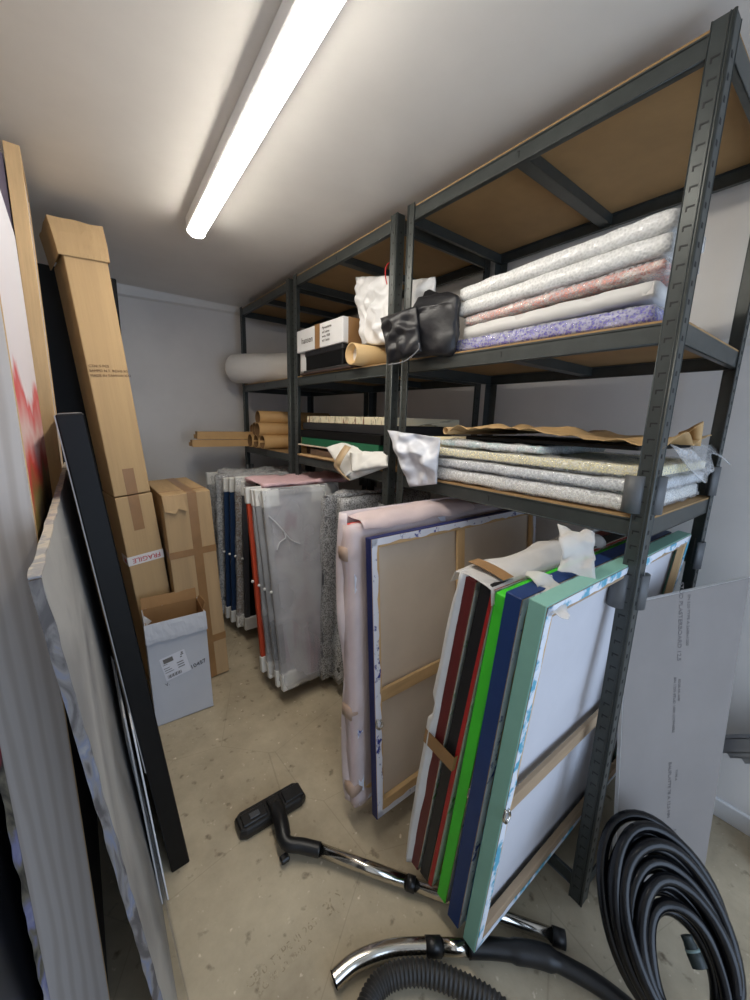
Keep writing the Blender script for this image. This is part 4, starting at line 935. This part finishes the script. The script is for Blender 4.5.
r = tag(B1('canvas_panel', (0,0,0), (.36,.022,LW-.03), mat('mauve_grey', (120,108,122), .6, 0, .05), mw=frame(BW+Vector((-TW-.004,.01,0)), (0,1,0), eW)), 'mauve-grey edged canvas directly left of the tall pine stretcher', 'canvas')
# black panel behind the carton
pa = at(34,262,'y',2.25)
bm = bmesh.new(); box(bm, (0,0,0), (.34,.04,pa.z), .004); o = obj('foam_board', bm, BLACKM, loc=(pa.x-.02,2.25,0)); tag(o, 'tall black board standing behind the leaning brown carton', 'board')
# dark panel far left against the wall
bm = bmesh.new(); box(bm, (0,0,0), (1.05,.03,1.25), .002)
o = obj('dark_panel', bm, mat('dark_satin', (44,44,48), .3, 0, .1, 2), mw=frame((-1.235,-.22,0), (0,1,0), (-.045,0,1))); tag(o, 'dark satin panel leaning against the left wall, nearest the viewer', 'panel')

# ============================================================ VACUUM PARTS ON THE FLOOR
r = empty('vacuum_wand', loc=(-.62,.80,0)); tag(r, 'chrome vacuum cleaner wand with black floor nozzle lying on the concrete', 'vacuum wand')
def chp(o, root): o.parent = root; o.matrix_parent_inverse = root.matrix_basis.inverted(); return o
n1 = at(238,826,'z',.03); n2 = at(301,789,'z',.03); ax = (n2-n1); nl = ax.length; ax.normalize(); pv_ = Vector((-ax.y, ax.x, 0)); cN = (n1+n2)/2
Mn = Matrix.Identity(4)
for i in range(3): Mn[i][0] = ax[i]; Mn[i][1] = pv_[i]; Mn[i][2] = (0,0,1)[i]; Mn[i][3] = (cN.x, cN.y, 0)[i]
def nozzle():
    bm = bmesh.new()
    hl = nl/2+.004
    out = [(-hl,-.03),(-hl,.028),(-hl+.02,.042),(hl-.02,.042),(hl,.028),(hl,-.03),(hl-.02,-.042),(-hl+.02,-.042)]
    rings = []
    for z, s in ((.004,.96),(.012,1),(.024,1),(.034,.93),(.038,.82)):
        rings.append([bm.verts.new((x*(1-(1-s)*.35), y*s, z)) for x, y in out])
    for a, b in zip(rings, rings[1:]):
        for k in range(8): bm.faces.new((a[k], a[(k+1)%8], b[(k+1)%8], b[k]))
    bm.faces.new(rings[-1]); bm.faces.new(rings[0][::-1])
    # raised shoulder panels and centre hump
    box(bm, (-.105,-.026,.036), (-.02,.022,.043), .003); box(bm, (.045,-.026,.036), (.115,.026,.041), .003); box(bm, (-.012,-.040,.030), (.036,.020,.052), .006, 0, 2)
    return bm
chp(obj('floor_nozzle', nozzle(), BLACKP, None, mw=Mn), r)
bm = bmesh.new(); box(bm, (-.078,-.016,.043), (-.044,.006,.047), .0015); chp(obj('pedal', bm, mat('grey_pedal', (74,76,80), .45), None, mw=Mn), r)
pA = at(286,842,'z',.05); pB = at(320,850,'z',.035); pC = at(565,940,'z',.03)
ncen = Mn @ Vector((.012,-.02,.04))
bm = bmesh.new(); tube(bm, smooth_path([ncen, ncen.lerp(pA, .55)+Vector((0,0,.012)), pA, pA.lerp(pB, .5), pB], 6), [.026]*5+[.024]*6+[.021]*14, 16); box(bm, (pA.x-.03,pA.y-.035,.012), (pA.x-.002,pA.y-.01,.03), .004)
chp(obj('swivel_neck', bm, BLACKP, None, smooth=False), r)
dW = (pC-pB).normalized()
bm = bmesh.new(); tube(bm, [pB-dW*.01, pB.lerp(pC,.40)], .0185, 20); chp(obj('wand_tube', bm, CHROME, None, smooth=True), r)
bm = bmesh.new(); tube(bm, [pB.lerp(pC,.40), pB.lerp(pC,.96)], .0165, 20); chp(obj('wand_tube', bm, CHROME, None, smooth=True), r)
bm = bmesh.new(); tube(bm, [pB.lerp(pC,.395), pB.lerp(pC,.43)], .0205, 20); chp(obj('locking_collar', bm, BLACKP, None), r)
bm = bmesh.new(); tube(bm, [pB.lerp(pC,.955), pC], .021, 20); chp(obj('end_cap', bm, BLACKP, None), r)
# bent chrome tube with hose handle
r = empty('vacuum_hose', loc=(-.5,.24,0)); tag(r, 'curved chrome vacuum handle tube running into smooth black hose', 'vacuum hose')
Z = .032
pp = [at(334,980,'z',.025), at(352,964,'z',.03), at(372,954,'z',.034), at(396,948,'z',Z), at(428,946.5,'z',Z)]
bm = bmesh.new(); pth = smooth_path(pp, 6); R1 = tube(bm, pth, .0195, 20, caps=False); tube(bm, pth, .0175, 20, caps=False); chp(obj('bent_tube', bm, CHROME, None, smooth=True), r)
p5, p6, p7 = at(428,946.5,'z',Z), at(441,946.5,'z',Z), at(468,947.5,'z',Z)
bm = bmesh.new(); tube(bm, [p5-(p6-p5)*.2, p6], .0215, 20); chp(obj('collar', bm, BLACKP, None, smooth=False), r)
bm = bmesh.new(); tube(bm, [p6, p7], .0185, 20); chp(obj('chrome_sleeve', bm, CHROME, None), r)
hp = smooth_path([p7, at(490,948,'z',Z), at(515,951,'z',Z), at(545,957,'z',Z), at(580,974,'z',.028), at(612,995,'z',.026), at(650,1030,'z',.026), at(700,1100,'z',.026)], 6)
bm = bmesh.new(); tube(bm, hp, [.0225 if i < 12 else (.026 if i < 20 else .0205) for i in range(len(hp))], 18); chp(obj('hose_body', bm, BLACKP, None), r)
# corrugated hose
bm = bmesh.new()
cpts = smooth_path([at(362,1060,'z',.03), at(366,1010,'z',.03), at(385,980,'z',.035), at(420,972,'z',.04), at(460,985,'z',.04), at(500,1010,'z',.035), at(540,1060,'z',.03), at(560,1150,'z',.03)], 40)
tube(bm, cpts, [.0245+.0022*math.sin(i*1.35) for i in range(len(cpts))], 20); o = obj('corrugated_hose', bm, mat('dark_grey_rubber', (46,45,44), .5, 0, .1)); tag(o, 'corrugated dark grey hose arching over the floor at the bottom edge', 'vacuum hose')

a_ = at(248,990,'z',0); b_ = at(350,893,'z',0); dx_ = (b_-a_).normalized(); FST = mat('faded_floor_print', (150,136,112), .7, 0, 0, 90, c2=(188,174,146), thresh=(.45,.55))
for s_, f_, sz in (('CE 0 TYPE III 265', .32, .028), ('LG 09 52 1100 A', .30, .022), ('( )', .86, .05), ('3', .77, .05)):
    c_ = a_.lerp(b_, f_); per = Vector((-dx_.y, dx_.x, 0)); o_ = -.02 if s_.startswith('LG') else .008
    text('floor_stamp', s_, sz, FST, face_M((c_.x+per.x*o_, c_.y+per.y*o_, .0003), dx_, per, 0), floor, depth=.0001)

# ============================================================ GYPSUM BOARD
gB = at(614,900,'z',0); gR = at(704,872,'z',0); hg = Vector((gR.x-gB.x, gR.y-gB.y, 0)).normalized(); gB, eg, Lg = fit((614,900), (628,605), hg); print('GYP', gB, gR, eg, Lg)
gT = gB+eg*Lg; dr = ray(750,578); vv = eg.cross(hg).normalized(); tq = (gB-CAM).dot(vv)/dr.dot(vv); gTR = CAM+dr*tq
Wg = (gTR-gB).dot(hg); Lr = (gTR-gB).dot(eg)
GYP = mat('gypsum_paper', (140,134,130), .75, 0, .04, 5, .06, 60)
r = empty('gypsum_board', frame(gB, hg, eg)); tag(r, 'grey plasterboard sheet with faint print leaning against the near shelf post', 'plasterboard')
wr_ = (gR-gB).dot(hg)
bm = bmesh.new(); hexa(bm, [(0,0,0),(wr_,0,0),(wr_,.0125,0),(0,.0125,0),(0,0,Lg),(Wg,0,Lr),(Wg,.0125,Lr),(0,.0125,Lg)]); obj('board_sheet', bm, GYP, r)
bm = bmesh.new()
def ge(a, b): return Vector((-.0015-.0015*abs(nz((a*60,0,0), 1)), .0125*b, a*Lg))
grid(bm, ge, 60, 1); grid(bm, lambda a, b: Vector((a*Wg, .0125*b, Lg+(Lr-Lg)*a+.0015+.0015*abs(nz((a*50,0,1), 1)))), 40, 1); solid(obj('plaster_edge', bm, mat('raw_plaster', (214,212,208), .8, 0, .05), r), .001)
def gl(px_, py_):
    d = ray(px_, py_); p = CAM+d*((gB-CAM).dot(vv)/d.dot(vv)); q = p-gB; return q.dot(hg), q.dot(eg)
for s, (qx, qy), sz in (('STUD PLASTERBOARD 12,5', (680,622), .020), ('EN 520 TYPE A 2600x1200', (688,620), .014), ('BN 1255 STUD 1000 CORNERS', (674,705), .013), ('EDGE AK 4650', (679,690), .011), ('BAUPLATTE 78 A 12,5 MM', (669,790), .016), ('TYPE A', (676,775), .011)):
    u, w = gl(qx, qy); text('board_print', s, sz, mat('faint_grey_print', (112,106,104), .8, 0, .2, 60), face_M((u,-.0007,w), (0.03,0,-1), (1,0,.03), 0), r, depth=.0002)
u, w = gl(673,832); text('board_print', 'K', .03, mat('faint_grey_print', (112,106,104), .8, 0, .2, 60), face_M((u,-.0007,w), (0,0,-1), (1,0,0), 0), r, depth=.0002)

# ============================================================ COILED BLACK HOSE
c0 = at(672,935,'z',.20)
bx_ = Vector((.80,-.60,0)).normalized()       # in-plane horizontal
nn_ = Vector((-.45,-.60,.66)).normalized()
bx_ = (bx_-nn_*bx_.dot(nn_)).normalized(); by_ = nn_.cross(bx_).normalized()
if by_.z < 0: by_ = -by_
pts = []; loops = 13; N = 44
for i in range(loops*N+1):
    th = 2*math.pi*i/N; f = i/(loops*N); k = i//N
    fr_ = min(1, max(0, (i/N-k-.55)/.45)); fr_ = fr_*fr_*(3-2*fr_)
    A_ = (((k*7)%13)*(1-fr_)+(((k+1)*7)%13)*fr_)/13; C_ = (((k*4)%13)*(1-fr_)+(((k+1)*4)%13)*fr_)/13
    R_k = .165-.075*A_+.003*math.sin(2.3*f*15)
    cen = -by_*(.10*A_-.03) + nn_*(-.03+.07*C_)
    a = th+.4
    pts.append(c0+cen+bx_*(R_k*.82*math.cos(a))+by_*(R_k*1.15*math.sin(a))+nn_*(.005*math.sin(3*th+f*9)))
mz = min(p.z for p in pts); 
if mz < .012:
    for p in pts: p.z += .0125-mz
bm = bmesh.new(); tube(bm, pts, .0135, 14)
HOSE = mat('glossy_black_hose', (12,12,15), .26, 0, .1, spec=.4)
r = empty('coiled_hose', loc=(c0.x, c0.y, 0)); tag(r, 'thick coil of glossy black hose on the floor before the plasterboard', 'hose')
chp(obj('hose_coil', bm, HOSE, None, smooth=True), r)
pe = pts[-1]; q1 = at(686,935,'z',pe.z-.02); q2 = at(700,968,'z',pe.z-.05)
bm = bmesh.new(); tube(bm, smooth_path([q1, q1.lerp(q2,.5), q2], 6), [.012]*4+[.0135]*3+[.016]*6, 16); chp(obj('hose_connector', bm, mat('green_black_plastic', (34,44,44), .45), None, smooth=True), r)
bm = bmesh.new(); mdl = q1.lerp(q2, .42); tube(bm, [mdl, mdl+(q2-q1)*.10], .0155, 16); chp(obj('connector_ring', bm, mat('grey_green_ring', (110,130,128), .5), None, smooth=True), r)

# ============================================================ THINGS AT THE RIGHT EDGE
bm = bmesh.new(); box(bm, (0,0,0), (.10,.05,.10), .002); o = obj('wood_offcut', bm, PINE, loc=(.56,-.36,0)); tag(o, 'small pine offcut on the floor at the right edge', 'wood block')
for k in range(3):
    bm = bmesh.new(); 
    for a, b in (((0,0,0),(.002,.045,.30)), ((0,0,0),(.03,.002,.30)), ((0,.043,0),(.03,.045,.30))): box(bm, a, b)
    o = obj('metal_profile', bm, mat('galvanised_steel', (170,172,178), .3, .8, .05), mw=Matrix.Translation((.60+.012*k,-.14-.035*k,.30)) @ Matrix.Rotation(.9, 4, 'X'))
    tag(o, 'galvanised metal profile behind the plasterboard, by the right wall', 'metal profile', 'metal profiles by the right wall')

# ============================================================ LIGHT
w = bpy.data.worlds.new('sky'); S.world = w; w.use_nodes = True
w.node_tree.nodes['Background'].inputs[0].default_value = (.5,.68,1.0,1); w.node_tree.nodes['Background'].inputs[1].default_value = .7
ld = bpy.data.lights.new('daylight', 'AREA'); ld.shape = 'RECTANGLE'; ld.size = 1.6; ld.size_y = 1.9; ld.energy = 18; ld.color = (.66,.80,1.0)
lo = bpy.data.objects.new('daylight', ld); COL.objects.link(lo); lo.location = (-.19, YB-.25, 1.05); lo.rotation_euler = (math.radians(90), 0, 0)

S.view_settings.view_transform = 'Standard'; S.view_settings.look = 'None'; S.view_settings.gamma = 1; S.view_settings.use_curve_mapping = False
S.view_settings.exposure = 0.45
